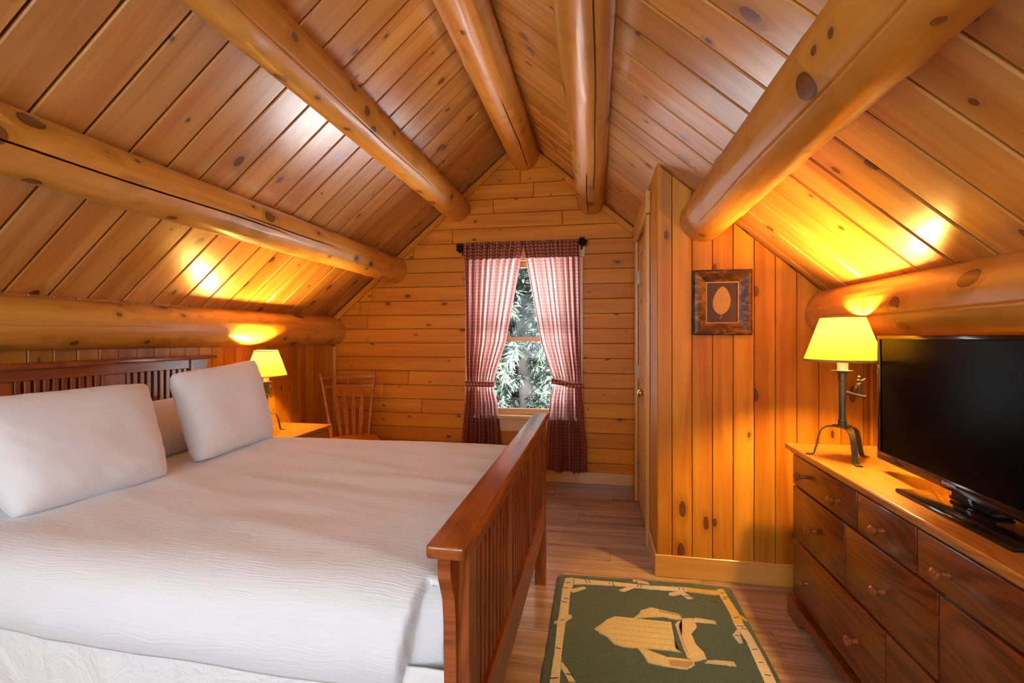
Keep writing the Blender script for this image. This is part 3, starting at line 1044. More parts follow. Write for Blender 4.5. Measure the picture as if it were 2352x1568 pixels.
curtain('curtain', 'burgundy plaid curtain on the left half of the window, tied back',
        interp([(0.1, -1.235), (0.35, -1.216), (0.80, -1.168), (0.88, -1.158), (1.1, -1.172), (2.1, -1.195)]),
        interp([(0.1, -0.83), (0.35, -0.851), (0.70, -0.885), (0.82, -0.915), (0.90, -0.917), (1.0, -0.89), (1.25, -0.803), (2.1, -0.648)]), 4, 0.868, 0.0)
curtain('curtain', 'burgundy plaid curtain on the right half, nearer the closet door',
        interp([(0.1, -0.452), (0.4, -0.44), (0.75, -0.405), (0.86, -0.378), (0.93, -0.378), (1.02, -0.41), (1.25, -0.485), (2.1, -0.638)]),
        interp([(0.1, -0.076), (0.35, -0.083), (0.80, -0.125), (0.90, -0.130), (1.2, -0.138), (2.1, -0.150)]), 9, 0.885, -0.05)

rod = thing('curtain_rod', 'black iron curtain rod with leaf cluster finials above the window', 'curtain rod', (-0.665, YB - 0.075, 2.105))
ROD_Y = YB - 0.075
mk('rod', sm(tube_bm([(-1.21, ROD_Y, 2.10), (-0.13, ROD_Y, 2.118)], 0.007, 12)), MAT['black_iron'], rod)
for sx, cx, cz in ((-1, -1.215, 2.10), (1, -0.122, 2.122)):
    bm = bmesh.new()
    rs = random.Random(31 + sx)
    for k in range(16):
        d = Vector((rs.uniform(-0.5, 1) * sx, rs.uniform(-0.7, 0.5), rs.uniform(-1, 1))).normalized()
        c = Vector((cx, ROD_Y - 0.004, cz)) + d * 0.024
        sd = d.cross(Vector((0.2, 1, 0.3))).normalized()
        up = sd.cross(d)
        L, W, Tt = rs.uniform(0.036, 0.054), rs.uniform(0.012, 0.018), 0.003
        ring = [c - d * L * .5, c + sd * W - d * L * 0.1, c + sd * W * .55 + d * L * .15, c + sd * W * .8 + d * L * .25, c + d * L * .55, c - sd * W * .8 + d * L * .25, c - sd * W * .55 + d * L * .15, c - sd * W - d * L * 0.1]
        a = [bm.verts.new(v + up * Tt) for v in ring]
        b = [bm.verts.new(v - up * Tt) for v in ring]
        bm.faces.new(a)
        bm.faces.new(b[::-1])
        for q in range(8):
            bm.faces.new((a[q], b[q], b[(q + 1) % 8], a[(q + 1) % 8]))
    bmesh.ops.create_icosphere(bm, subdivisions=2, radius=0.022, matrix=Matrix.Translation((cx, ROD_Y - 0.003, cz)))
    mk('finial', mesh_from_bm(bm), MAT['black_iron'], rod)
    bm = bm_box(0.012, 0.052, 0.010, off=(cx - sx * 0.005, ROD_Y + 0.025, cz - 0.004))
    bm_box(0.018, 0.006, 0.06, bm=bm, off=(cx - sx * 0.005, YB - 0.028, cz - 0.03))
    mk('bracket', mesh_from_bm(bm), MAT['black_iron'], rod)

# ------------------------------------------------------------------ bed frame
bed = thing('bed', 'cherry stained mission bed frame with slatted headboard and footboard', 'bed', (-1.35, 1.76, 0))
B = MAT['bed']
FY0, FY1 = 0.975, 2.50         # outer faces of the footboard posts
fb = box('footboard', (-0.338, 0.905, 0.853), (-0.256, 2.575, 0.882), B, bed, 'y', 0.007, 3)
PX0, PX1 = -0.318, -0.264
for a, b, s in ((FY0, FY0 + 0.06, -1), (FY1 - 0.06 + 0.03, FY1 + 0.03, 1)):
    box('post', (PX0, a, 0.0), (PX1, b, 0.852), B, fb, 'z', 0.003)
    # corbel under the overhanging cap
    e = a if s < 0 else b
    P = [(0, 0), (0.055, 0), (0.055, -0.02), (0.052, -0.045), (0.040, -0.07), (0.026, -0.10), (0.018, -0.15), (0.014, -0.26), (0.010, -0.42), (0, -0.45)]
    bm = bmesh.new()
    vs0 = [bm.verts.new((PX0 + 0.001, e + s * p, 0.8525 + q)) for p, q in P]
    vs1 = [bm.verts.new((PX0 + 0.028, e + s * p, 0.8525 + q)) for p, q in P]
    bm.faces.new(vs0)
    bm.faces.new(vs1[::-1])
    for i in range(len(P)):
        j = (i + 1) % len(P)
        bm.faces.new((vs0[i], vs1[i], vs1[j], vs0[j]))
    mk('corbel', mesh_from_bm(bm), B, fb)
IY0, IY1 = FY0 + 0.06, FY1 - 0.03
box('upper_rail', (-0.306, IY0, 0.812), (-0.268, IY1, 0.8525), B, fb, 'y', 0.002)
box('lower_rail', (-0.306, IY0, 0.29), (-0.266, IY1, 0.43), B, fb, 'y', 0.003)
stl = [(1.462, 1.535), (1.940, 2.013)]
for a, b in stl:
    box('stile', (-0.304, a, 0.43), (-0.272, b, 0.812), B, fb, 'z', 0.002)
for a, b in ((IY0, stl[0][0]), (stl[0][1], stl[1][0]), (stl[1][1], IY1)):
    n = 9
    p = (b - a) / n
    for k in range(n):
        c = a + (k + 0.5) * p
        box('slat', (-0.298, c - 0.0125, 0.43), (-0.278, c + 0.0125, 0.812), B, fb, 'z', 0.0015)

HX = -2.405                      # front face of the headboard rails
hb = box('headboard', (-2.462, 0.93, 1.162), (-2.335, 2.605, 1.184), B, bed, 'y', 0.005, 2)
hposts = ((1.0, 1.075, -1), (2.462, 2.537, 1))
for a, b, s in hposts:
    box('post', (HX - 0.045, a, 0.0), (HX + 0.012, b, 1.161), B, hb, 'z', 0.003)
    e = a if s < 0 else b
    P = [(0, 0), (0.060, 0), (0.060, -0.015), (0.052, -0.04), (0.036, -0.065), (0.024, -0.10), (0.014, -0.16), (0, -0.26)]
    bm = bmesh.new()
    vs0 = [bm.verts.new((HX - 0.03, e + s * p, 1.1615 + q)) for p, q in P]
    vs1 = [bm.verts.new((HX + 0.008, e + s * p, 1.1615 + q)) for p, q in P]
    bm.faces.new(vs0)
    bm.faces.new(vs1[::-1])
    for i in range(len(P)):
        j = (i + 1) % len(P)
        bm.faces.new((vs0[i], vs1[i], vs1[j], vs0[j]))
    mk('corbel', mesh_from_bm(bm), B, hb)
box('upper_rail', (HX - 0.028, 1.075, 1.108), (HX + 0.004, 2.462, 1.161), B, hb, 'y', 0.002)
box('lower_rail', (HX - 0.028, 1.075, 0.45), (HX + 0.004, 2.462, 0.57), B, hb, 'y', 0.002)
hst = [(1.483, 1.592), (1.956, 2.075)]
for a, b in hst:
    box('stile', (HX - 0.028, a, 0.57), (HX - 0.002, b, 1.108), B, hb, 'z', 0.002)
for a, b in ((1.075, hst[0][0]), (hst[0][1], hst[1][0]), (hst[1][1], 2.462)):
    n = 10
    p = (b - a) / n
    for k in range(n):
        c = a + (k + 0.5) * p
        box('slat', (HX - 0.024, c - 0.011, 0.57), (HX - 0.006, c + 0.011, 1.108), B, hb, 'z', 0.0015)
for a, b in ((1.0145, 1.032), (2.468, 2.486)):
    box('side_rail', (HX + 0.013, a, 0.24), (PX0 - 0.001, b, 0.30), B, bed, 'x', 0.003)

# ------------------------------------------------------------------ bedding
BX0, BX1 = -2.375, -0.345
bm = bmesh.new()
bmsp = box('box_spring', (BX0, 1.035, 0.305), (BX1 - 0.005, 2.465, 0.50), MAT['sheet'], None, 'x', 0.03, 3)
tag(bmsp, 'white covered box spring under the mattress', 'box spring')
mt = box('mattress', (BX0 + 0.01, 1.04, 0.503), (BX1 - 0.02, 2.46, 0.690), MAT['sheet'], None, 'x', 0.05, 4)
tag(mt, 'thick mattress underneath the white blanket', 'mattress')

def drape(name, label, cat, profile, x0, x1, nx, fn, mat, uvgap=True):
    """profile: list of (y,z) down the near side, across and down the far side"""
    V, Fc = [], []
    n = len(profile)
    for i in range(nx + 1):
        x = x0 + (x1 - x0) * i / nx
        for j, (yy, zz) in enumerate(profile):
            V.append(fn(x, yy, zz, j / (n - 1), i / nx))
    for i in range(nx):
        for j in range(n - 1):
            a = i * n + j
            Fc.append((a, a + n, a + n + 1, a + 1))
    me = bpy.data.meshes.new('mesh')
    me.from_pydata(V, [], Fc)
    for p in me.polygons:
        p.use_smooth = True
    o = mk(name, me, mat)
    md = o.modifiers.new('thickness', 'SOLIDIFY')
    md.thickness = 0.006
    md.offset = 1.0
    return tag(o, label, cat)

# blanket profile: near hem -> near side -> rounded edge -> top -> far edge
prof = []
for k in range(15):
    prof.append((0.990 - 0.012 * math.sin(k / 14 * 3.1), 0.535 + (0.635 - 0.535) * k / 14))
for k in range(1, 22):
    a = k / 21 * math.pi / 2
    prof.append((0.990 + 0.13 * (1 - math.cos(a)), 0.635 + 0.085 * math.sin(a)))
for k in range(1, 80):
    prof.append((1.12 + (2.44 - 1.12) * k / 79, 0.72))
for k in range(1, 12):
    a = k / 11 * math.pi / 2
    prof.append((2.44 + 0.07 * math.sin(a), 0.72 - 0.07 * (1 - math.cos(a))))
for k in range(1, 8):
    prof.append((2.51, 0.65 - 0.015 * k))
def blanket_fn(x, yy, zz, fj, fi):
    top = min(1.0, max(0.0, (yy - 1.0) / 0.2)) * min(1.0, max(0, (2.5 - yy) / 0.15))
    v = Vector((x, yy, zz))
    # soft swells and shallow creases running with the bed
    dz = 0.010 * mnoise.noise(Vector((x * 1.6, yy * 2.4, 3.1))) + 0.006 * mnoise.noise(Vector((x * 3.0 + 7, yy * 9.0 + x * 2.0, 1.0)))
    cr = mnoise.noise(Vector((x * 1.2 - yy * 0.8, yy * 16.0 + x * 5.0, 5.0)))
    dz += 0.004 * max(0, cr)
    v.z += dz * (0.3 + 0.7 * top)
    v.y += (0.010 * mnoise.noise(Vector((x * 2.2, zz * 5, 9.0))) + 0.004 * mnoise.noise(Vector((x * 9, zz * 9, 2)))) * (1 - top)
    # higher towards the foot, sinking to the pillows
    v.z += 0.014 * (x + 1.4) / 1.0 * top
    # foot end rolls down behind the footboard
    e = x - (BX1 - 0.11)
    if e > 0:
        q = min(1.0, e / 0.11)
        drop = 1 - math.sqrt(max(0, 1 - q * q))
        v.z -= drop * 0.11 * top
    # folded hospital corner at the near foot end
    fold_x = -0.435 + 0.16 * (zz - 0.55)
    if yy < 1.09 and x > fold_x:
        q = min(1.0, (x - fold_x) / 0.008)
        v.y += 0.045 * q * min(1, max(0, (1.09 - yy) / 0.05)) + 0.035 * max(0.0, (x - fold_x) / 0.1) * min(1, max(0, (1.09 - yy) / 0.05))
    if yy < 1.0 and zz < 0.64:
        v.z -= 0.024 * max(0.0, x + 1.6) * (0.64 - zz) / 0.1
    # hem dips slightly along its length
    if fj < 0.10:
        v.z += (0.010 * mnoise.noise(Vector((x * 3.5, 0, 0)))) * (0.10 - fj) / 0.10
    return tuple(v)
drape('blanket', 'white crinkled cotton blanket spread over the bed', 'blanket', prof, -2.34, BX1, 260, blanket_fn, MAT['blanket'])

# loose white sheet hanging below the blanket on the near side
sp = [(0.995 + 0.004 * k, 0.26 + 0.012 * k) for k in range(0, 26)]
def skirt_fn(x, yy, zz, fj, fi):
    w = 0.014 * mnoise.noise(Vector((x * 5, zz * 3, 4))) + 0.010 * mnoise.noise(Vector((x * 16, zz * 6 + x * 4, 8)))
    return (x, min(1.03, 0.998 + fj * 0.012) + w * (1 - fj * 0.8), zz)
drape('bed_sheet', 'white wrinkled sheet hanging below the blanket hem', 'sheet', sp, BX0 + 0.01, -0.321, 220, skirt_fn, MAT['sheet'])

def pillow(label, BL, BR, TR, TL, thick, seed, group):
    N = 44
    C4 = [Vector(v) for v in (BL, BR, TR, TL)]
    ctr = sum(C4, Vector()) / 4
    nrm = ((C4[1] - C4[0]) + (C4[2] - C4[3])).cross((C4[3] - C4[0]) + (C4[2] - C4[1])).normalized()
    if nrm.x < 0:
        nrm = -nrm
    V, Fc = [], []
    def pt(u, v, s):
        X_, Y_ = 2 * u - 1, 2 * v - 1
        X_, Y_ = X_ * math.sqrt(1 - 0.08 * Y_ ** 4), Y_ * math.sqrt(1 - 0.08 * X_ ** 4)
        u, v = X_ * 0.5 + 0.5, Y_ * 0.5 + 0.5
        a = (1 - u) * (1 - v)
        p = C4[0] * a + C4[1] * u * (1 - v) + C4[2] * u * v + C4[3] * (1 - u) * v
        uu, vv = abs(2 * u - 1), abs(2 * v - 1)
        # edges pulled in slightly between the corners
        pin = 0.028 * (1 - vv ** 2) * uu ** 3
        pin2 = 0.022 * (1 - uu ** 2) * vv ** 3
        dirc = ctr - p
        p = p + dirc * (pin + pin2)
        tk = max(0.0, (1 - uu ** 3.4) * (1 - vv ** 3.4)) ** 0.5
        sag = 1.0 + 0.25 * (0.5 - v)
        w = 0.008 * mnoise.noise(Vector((u * 3.5 + seed, v * 3, s * 2))) + 0.006 * (0.3 + max(uu, vv) ** 3) * mnoise.noise(Vector((u * 11 + seed, v * 9 + u * 5, s * 5)))
        edge = max(uu, vv)
        w += 0.006 * math.sin((u if vv > uu else v) * 55 + seed) * max(0, (edge - 0.78) / 0.22) * (1 - edge) * 4
        return p + nrm * (s * thick * 0.5 * tk * sag + w * tk ** 0.5)
    idx = {}
    for s in (1, -1):
        for j in range(N + 1):
            for i in range(N + 1):
                border = i in (0, N) or j in (0, N)
                if border and s == -1:
                    idx[(s, i, j)] = idx[(1, i, j)]
                    continue
                idx[(s, i, j)] = len(V)
                V.append(tuple(pt(i / N, j / N, s) - ctr))
    for s in (1, -1):
        for j in range(N):
            for i in range(N):
                q = [idx[(s, i, j)], idx[(s, i + 1, j)], idx[(s, i + 1, j + 1)], idx[(s, i, j + 1)]]
                Fc.append(q if s == 1 else q[::-1])
    me = bpy.data.meshes.new('mesh')
    me.from_pydata(V, [], Fc)
    bm = bmesh.new()
    bm.from_mesh(me)
    bmesh.ops.recalc_face_normals(bm, faces=bm.faces)
    bm.to_mesh(me)
    bm.free()
    for p in me.polygons:
        p.use_smooth = True
    o = mk('pillow', me, MAT['linen'], None, Matrix.Translation(ctr))
    tag(o, label, 'pillow', group)
    return o
PG = 'white pillows against the headboard'
pillow('white pillow leaning in front at the near side of the bed', (-1.80, 1.19, 0.720), (-1.75, 1.685, 0.715), (-1.985, 1.81, 1.090), (-2.07, 1.13, 1.085), 0.21, 1, PG)
pillow('white pillow standing upright beside the bedside lamp', (-1.80, 1.885, 0.712), (-1.845, 2.455, 0.712), (-1.975, 2.475, 1.165), (-2.055, 1.98, 1.115), 0.20, 2, PG)
pillow('white pillow tucked behind the upright one, mostly hidden', (-2.05, 1.84, 0.715), (-2.08, 2.40, 0.715), (-2.30, 2.42, 0.960), (-2.30, 1.86, 0.955), 0.12, 3, PG)
pillow('white pillow behind the near one, showing at the left edge', (-1.97, 1.06, 0.712), (-2.02, 1.62, 0.712), (-2.30, 1.66, 0.930), (-2.30, 1.08, 0.930), 0.12, 4, PG)

# ------------------------------------------------------------------ nightstand
ns = thing('nightstand', 'orange brown wooden nightstand between the bed and the chair', 'nightstand', (-2.29, 3.15, 0))
W = MAT['nightstand']
NX0, NX1, NY0, NY1, NZ = -2.49, -2.025, 2.76, 3.395, 0.617
box('top', (NX0, NY0, NZ - 0.022), (NX1, NY1, NZ), W, ns, 'y', 0.004, 2)
box('body', (NX0 + 0.01, NY0 + 0.02, 0.08), (NX1 - 0.025, NY1 - 0.02, NZ - 0.023), W, ns, 'y', 0.003)
for a in (NY0 + 0.025, NY1 - 0.065):
    for b in (NX0 + 0.015, NX1 - 0.07):
        box('foot', (b, a, 0.0), (b + 0.04, a + 0.04, 0.079), W, ns, 'z', 0.003)
for za, zb in ((0.10, 0.325), (0.335, 0.575)):
    dr = box('drawer', (NX1 - 0.0245, NY0 + 0.03, za), (NX1 - 0.008, NY1 - 0.03, zb), W, ns, 'y', 0.003)
    for yk in (NY0 + 0.18, NY1 - 0.18):
        kb = lathe_bm([(0, 0), (0.008, 0), (0.007, 0.012), (0.015, 0.02), (0.016, 0.028), (0.010, 0.035), (0, 0.036)], 16)
        mk('knob', sm(kb), MAT['knob'], dr, frame(Vector((NX1 - 0.008, yk, (za + zb) / 2)), (0, 1, 0), (0, 0, 1), (1, 0, 0)))

# ------------------------------------------------------------------ table lamps
def table_lamp(label, loc, rz, legs):
    t = thing('table_lamp', label, 'lamp', loc, 0.0, 'matching iron table lamps')
    L = Vector(loc)
    I = MAT['iron']
    T = lambda: Matrix.Translation(L) @ Matrix.Rotation(rz, 4, 'Z')
    # strap legs: flat iron bent from the hub down to a flat toe
    prof = [(0.000, 0.128), (0.030, 0.130), (0.055, 0.126), (0.073, 0.112), (0.083, 0.085), (0.091, 0.045), (0.098, 0.012), (0.104, 0.004), (0.118, 0.0022), (0.128, 0.0022)]
    for a in legs:
        bm = bmesh.new()
        d = Vector((math.cos(a), math.sin(a), 0))
        sd = Vector((-d.y, d.x, 0))
        th = 0.0022
        rows = []
        for i, (r, z) in enumerate(prof):
            p0 = Vector(prof[max(i - 1, 0)])
            p1 = Vector(prof[min(i + 1, len(prof) - 1)])
            tg = (p1 - p0).normalized()
            nn = d * (-tg.y) + Vector((0, 0, tg.x))
            c = d * r + Vector((0, 0, z))
            w = 0.0105
            rows.append([bm.verts.new(c + sd * w + nn * th), bm.verts.new(c - sd * w + nn * th), bm.verts.new(c - sd * w - nn * th), bm.verts.new(c + sd * w - nn * th)])
        for r0, r1 in zip(rows, rows[1:]):
            for k in range(4):
                bm.faces.new((r0[k], r0[(k + 1) % 4], r1[(k + 1) % 4], r1[k]))
        bm.faces.new(rows[0][::-1])
        bm.faces.new(rows[-1])
        mk('leg', sm(bm, 45), I, t, Matrix.Translation(L))
    mk('hub', sm(lathe_bm([(0, 0.1305), (0.036, 0.1305), (0.036, 0.135), (0, 0.135)], 24)), I, t, Matrix.Translation(L))
    mk('stem', sm(lathe_bm([(0, 0.1355), (0.0165, 0.1355), (0.0165, 0.158), (0.0140, 0.160), (0.0140, 0.318), (0.0165, 0.320), (0.0165, 0.352), (0, 0.352)], 24), 30), I, t, Matrix.Translation(L))
    mk('drip_pan', sm(lathe_bm([(0, 0.3522), (0.024, 0.3522), (0.036, 0.357), (0.036, 0.360), (0, 0.359)], 28)), I, t, Matrix.Translation(L))
    mk('candle_sleeve', sm(lathe_bm([(0, 0.3602), (0.019, 0.3602), (0.019, 0.452), (0, 0.452)], 24), 30), MAT['candle'], t, Matrix.Translation(L))
    # little branch with a standing animal figure
    bd = Matrix.Rotation(rz, 4, 'Z')
    br = mk('branch_bracket', sm(tube_bm([(0.010, 0, 0.272), (0.035, 0, 0.266), (0.076, 0, 0.258)], [0.008, 0.006, 0.0062], 12)), I, t, T())
    bm = bmesh.new()
    def ball(p, r, sc=(1, 1, 1)):
        bmesh.ops.create_icosphere(bm, subdivisions=2, radius=r, matrix=Matrix.Translation(p) @ Matrix.Diagonal((*sc, 1)))
    ball((0.055, 0, 0.303), 0.0085, (1, 0.8, 1.9))
    ball((0.053, 0, 0.322), 0.0068, (1, 0.8, 1.2))
    ball((0.055, 0, 0.335), 0.0052, (1.2, 0.8, 1.1))
    tube_bm([(0.055, 0, 0.318), (0.066, 0.001, 0.324), (0.075, 0.001, 0.330)], [0.0035, 0.003, 0.0026], 8, bm)
    tube_bm([(0.052, 0, 0.32), (0.047, 0.002, 0.306), (0.043, 0.002, 0.296)], [0.0032, 0.0026, 0.0022], 8, bm)
    tube_bm([(0.053, 0.002, 0.300), (0.050, 0.002, 0.280), (0.050, 0.002, 0.262)], [0.0048, 0.0036, 0.003], 8, bm)
    tube_bm([(0.057, -0.002, 0.300), (0.061, -0.002, 0.280), (0.061, -0.002, 0.260)], [0.0048, 0.0036, 0.003], 8, bm)
    tube_bm([(0.049, 0, 0.297), (0.040, 0, 0.288), (0.035, 0, 0.272)], [0.003, 0.0026, 0.0022], 8, bm)
    tube_bm([(0.054, 0.002, 0.338), (0.052, 0.003, 0.346)], [0.002, 0.001], 6, bm)
    me = sm(bm)
    fg = mk('figurine', me, I, br, T())
    fg['label'] = 'small standing animal figurine on the branch'
    # socket, bulb, harp ring
    mk('socket', sm(lathe_bm([(0, 0.4522), (0.014, 0.4522), (0.014, 0.475), (0, 0.475)], 16), 30), MAT['brass'], t, Matrix.Translation(L))
    bl = lathe_bm([(0, 0.4755), (0.010, 0.477), (0.016, 0.489), (BULB_R, 0.512), (BULB_R * 0.92, 0.528), (0.014, 0.538), (0, 0.541)], 20)
    mk('bulb', sm(bl), MAT['bulb'], t, Matrix.Translation(L))
    # shade: open truncated cone
    z0, z1, r0, r1 = 0.402, 0.578, 0.137, 0.077
    sh = mk('shade', sm(lathe_bm([(r0, z0), (r1, z1)], 64)), MAT['shade'], t, Matrix.Translation(L))
    for rr, zz, hh in ((r0, z0, 0.005), (r1, z1, 0.004)):
        mk('edge_trim', sm(lathe_bm([(rr - 0.0005, zz - hh), (rr + 0.0015, zz - hh), (rr + 0.0015, zz + hh), (rr - 0.0005, zz + hh)], 64, close=True), 30), MAT['shade_trim'], sh, Matrix.Translation(L))
    bm = bmesh.new()
    for k in range(3):
        a = 2 * math.pi * k / 3 + 0.4
        tube_bm([(0.012 * math.cos(a), 0.012 * math.sin(a), z1 - 0.02), ((r1 - 0.002) * math.cos(a), (r1 - 0.002) * math.sin(a), z1 - 0.008)], 0.0015, 6, bm)
    tube_bm([(0.022 * math.cos(a), 0.022 * math.sin(a), z1 - 0.02) for a in [2 * math.pi * k / 16 for k in range(17)]], 0.0015, 6, bm)
    tube_bm([(0.0, 0.014, 0.47), (0, 0.034, 0.51), (0.0, 0.022, z1 - 0.02)], 0.0012, 6, bm)
    mk('shade_fitter', mesh_from_bm(bm, True), MAT['brass'], sh, Matrix.Translation(L))
    return t
table_lamp('lit lamp with yellow shade on the dresser beside the television', (0.990, 2.145, 0.8005), -0.5, [math.radians(a) for a in (150, 270, 25)])
table_lamp('lit lamp with yellow shade on the nightstand behind the pillow', (-2.315, 3.02, 0.6175), -0.5, [math.radians(a) for a in (-60, 60, 180)])

# ------------------------------------------------------------------ chair in the corner
def windsor(loc, rz):
    t = thing('wooden_chair', 'reddish wooden spindle back chair in the back corner', 'chair', loc, rz)
    W = MAT['chair']
    TM = Matrix.Translation(loc) @ Matrix.Rotation(rz, 4, 'Z')
    # local: x right, y back, z up ; seat faces -y
    SZ = 0.43
    outline = []
    for k in range(40):
        a = 2 * math.pi * k / 40
        rx = 0.205
        outline.append((rx * (1 if math.cos(a) > 0 else -1) * abs(math.cos(a)) ** 0.55, 0.205 * (1 if math.sin(a) > 0 else -1) * abs(math.sin(a)) ** 0.6))
    me = prism_mesh(outline, 0.032, 0.008)
    mk('seat', me, W, t, TM @ Matrix.Translation((0, 0, SZ - 0.032)))
    for sx in (-1, 1):
        bm = tube_bm([(sx * 0.155, 0.165, SZ - 0.004), (sx * 0.167, 0.195, SZ + 0.10), (sx * 0.198, 0.235, SZ + 0.30), (sx * 0.235, 0.285, SZ + 0.545)], [0.013, 0.018, 0.016, 0.013], 14)
        mk('back_post', sm(bm), W, t, TM)
        mk('leg', sm(tube_bm([(sx * 0.17, -0.14, SZ - 0.031), (sx * 0.195, -0.17, 0.22), (sx * 0.21, -0.19, 0.0)], [0.013, 0.019, 0.011], 14)), W, t, TM)
        mk('leg', sm(tube_bm([(sx * 0.16, 0.14, SZ - 0.031), (sx * 0.185, 0.19, 0.22), (sx * 0.20, 0.225, 0.0)], [0.013, 0.019, 0.011], 14)), W, t, TM)
        mk('stretcher', sm(tube_bm([(sx * 0.197, -0.17, 0.20), (sx * 0.191, 0.19, 0.20)], 0.009, 10)), W, t, TM)
    mk('stretcher', sm(tube_bm([(-0.192, 0.01, 0.20), (0.192, 0.01, 0.20)], 0.009, 10)), W, t, TM)
    def rail(z, hh, bow, th, yb, half):
        bm = bmesh.new()
        rows = []
        for i in range(17):
            q = -1 + 2 * i / 16
            x = q * half
            yv = yb + bow * (1 - q * q)
            rows.append([bm.verts.new((x, yv - th, z - hh)), bm.verts.new((x, yv + th, z - hh)), bm.verts.new((x, yv + th, z + hh)), bm.verts.new((x, yv - th, z + hh))])
        for a, b in zip(rows, rows[1:]):
            for k in range(4):
                bm.faces.new((a[k], a[(k + 1) % 4], b[(k + 1) % 4], b[k]))
        bm.faces.new(rows[0][::-1])
        bm.faces.new(rows[-1])
        return sm(bm, 45)
    mk('crest_rail', rail(SZ + 0.505, 0.010, 0.03, 0.009, 0.272, 0.226), W, t, TM)
    mk('back_rail', rail(SZ + 0.425, 0.008, 0.03, 0.008, 0.258, 0.214), W, t, TM)
    for k in range(3):
        x = (-0.5 + 0.5 * k) * 0.22
        mk('spindle', sm(tube_bm([(x, 0.258 + 0.028, SZ + 0.43), (x * 1.03, 0.272 + 0.028, SZ + 0.50)], 0.005, 8)), W, t, TM)
    for k in range(4):
        q = -0.6 + 0.4 * k
        bm = bmesh.new()
        rows = []
        for i in range(9):
            f = i / 8
            z = SZ - 0.002 + f * 0.425
            x = q * (0.135 + 0.07 * f)
            yv = 0.168 + 0.112 * f
            w = 0.008 + 0.011 * math.sin(math.pi * min(1, f * 1.1)) ** 1.2
            rows.append([bm.verts.new((x - w, yv - 0.005, z)), bm.verts.new((x + w, yv - 0.005, z)), bm.verts.new((x + w, yv + 0.005, z)), bm.verts.new((x - w, yv + 0.005, z))])
        for a, b in zip(rows, rows[1:]):
            for kk in range(4):
                bm.faces.new((a[kk], a[(kk + 1) % 4], b[(kk + 1) % 4], b[kk]))
        bm.faces.new(rows[0][::-1])
        bm.faces.new(rows[-1])
        mk('arrow_slat', sm(bm, 45), W, t, TM)
    return t
windsor((-2.017, 3.72, 0), math.radians(39))

# ------------------------------------------------------------------ dresser
dz_ = thing('dresser', 'wide oak dresser with wooden knobs under the television', 'dresser', (1.1, 1.69, 0))
D = MAT['dresser']
DXF, DXB, DYA, DYB_ = 0.915, 1.335, 0.965, 2.40
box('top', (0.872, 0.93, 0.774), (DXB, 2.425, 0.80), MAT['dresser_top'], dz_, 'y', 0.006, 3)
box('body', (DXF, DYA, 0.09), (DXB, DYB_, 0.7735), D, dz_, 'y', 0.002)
box('cornice', (0.892, 0.95, 0.760), (0.9145, 2.412, 0.7735), D, dz_, 'y', 0.004, 2)
rows_ = [((0.622, 0.756), [(1.850, 2.394), (1.536, 1.842), (0.972, 1.528)]),
         ((0.378, 0.613), [(1.933, 2.394), (1.449, 1.925), (0.972, 1.441)]),
         ((0.112, 0.369), [(1.687, 2.394), (0.972, 1.679)])]
kprof = [(0, 0), (0.009, 0), (0.008, 0.010), (0.0075, 0.018), (0.014, 0.023), (0.0175, 0.029), (0.0165, 0.036), (0.010, 0.041), (0, 0.0425)]
kme = sm(lathe_bm(kprof, 24))
kme.materials.append(MAT['knob'])
for ri, ((za, zb), cols) in enumerate(rows_):
    for a, b in cols:
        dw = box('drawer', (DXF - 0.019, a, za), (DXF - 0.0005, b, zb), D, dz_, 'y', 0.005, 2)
        two = (b - a) > 0.5
        ks = [a + (b - a) * 0.22, b - (b - a) * 0.22] if two else [(a + b) / 2]
        for ky in ks:
            mk('knob', kme, None, dw, frame(Vector((DXF - 0.019, ky, (za + zb) / 2 - 0.006)), (0, 1, 0), (0, 0, 1), (-1, 0, 0)) @ Matrix.Identity(4))
# bracket base with cut-out apron
P = [(0.945, 0.0), (1.07, 0.0), (1.09, 0.025), (1.13, 0.042), (1.20, 0.048), (2.17, 0.048), (2.24, 0.042), (2.28, 0.025), (2.30, 0.0), (2.425, 0.0), (2.425, 0.078), (2.415, 0.09), (0.955, 0.09), (0.945, 0.078)]
bm = bmesh.new()
v0 = [bm.verts.new((0.884, y_, z_)) for y_, z_ in P]
v1 = [bm.verts.new((0.9145, y_, z_)) for y_, z_ in P]
bm.faces.new(v0)
bm.faces.new(v1[::-1])
for i in range(len(P)):
    j = (i + 1) % len(P)
    bm.faces.new((v0[i], v1[i], v1[j], v0[j]))
mk('base_apron', mesh_from_bm(bm), D, dz_)
box('base_side', (0.915, 2.4005, 0.0), (DXB, 2.425, 0.09), D, dz_, 'x', 0.003)
box('base_side', (0.915, 0.945, 0.0), (DXB, 0.9645, 0.09), D, dz_, 'x', 0.003)

# ------------------------------------------------------------------ television
tv = thing('television', 'black flat screen television standing on the dresser', 'television', (1.09, 1.62, 0.8005))
TY0, TY1, TZ0, TZ1 = 1.185, 1.990, 0.845, 1.303
TVX = -0.042
TVR = Matrix.Translation((1.085 + TVX, TY1, 0)) @ Matrix.Rotation(math.radians(-1.5), 4, 'Z') @ Matrix.Translation((-1.085, -TY1, 0))
def tvbox(name, lo, hi, mat, parent, bev=0.002, seg=2):
    c = (Vector(lo) + Vector(hi)) / 2
    d = Vector(hi) - Vector(lo)
    me = mesh_from_bm(bm_box(d.x, d.y, d.z, bev, seg), True, 35)
    return mk(name, me, mat, parent, TVR @ Matrix.Translation(c))
tvbox('housing', (1.085, TY0 + 0.003, TZ0 + 0.003), (1.125, TY1 - 0.003, TZ1 - 0.003), MAT['gloss_black'], tv, 0.008)
bz = 0.022
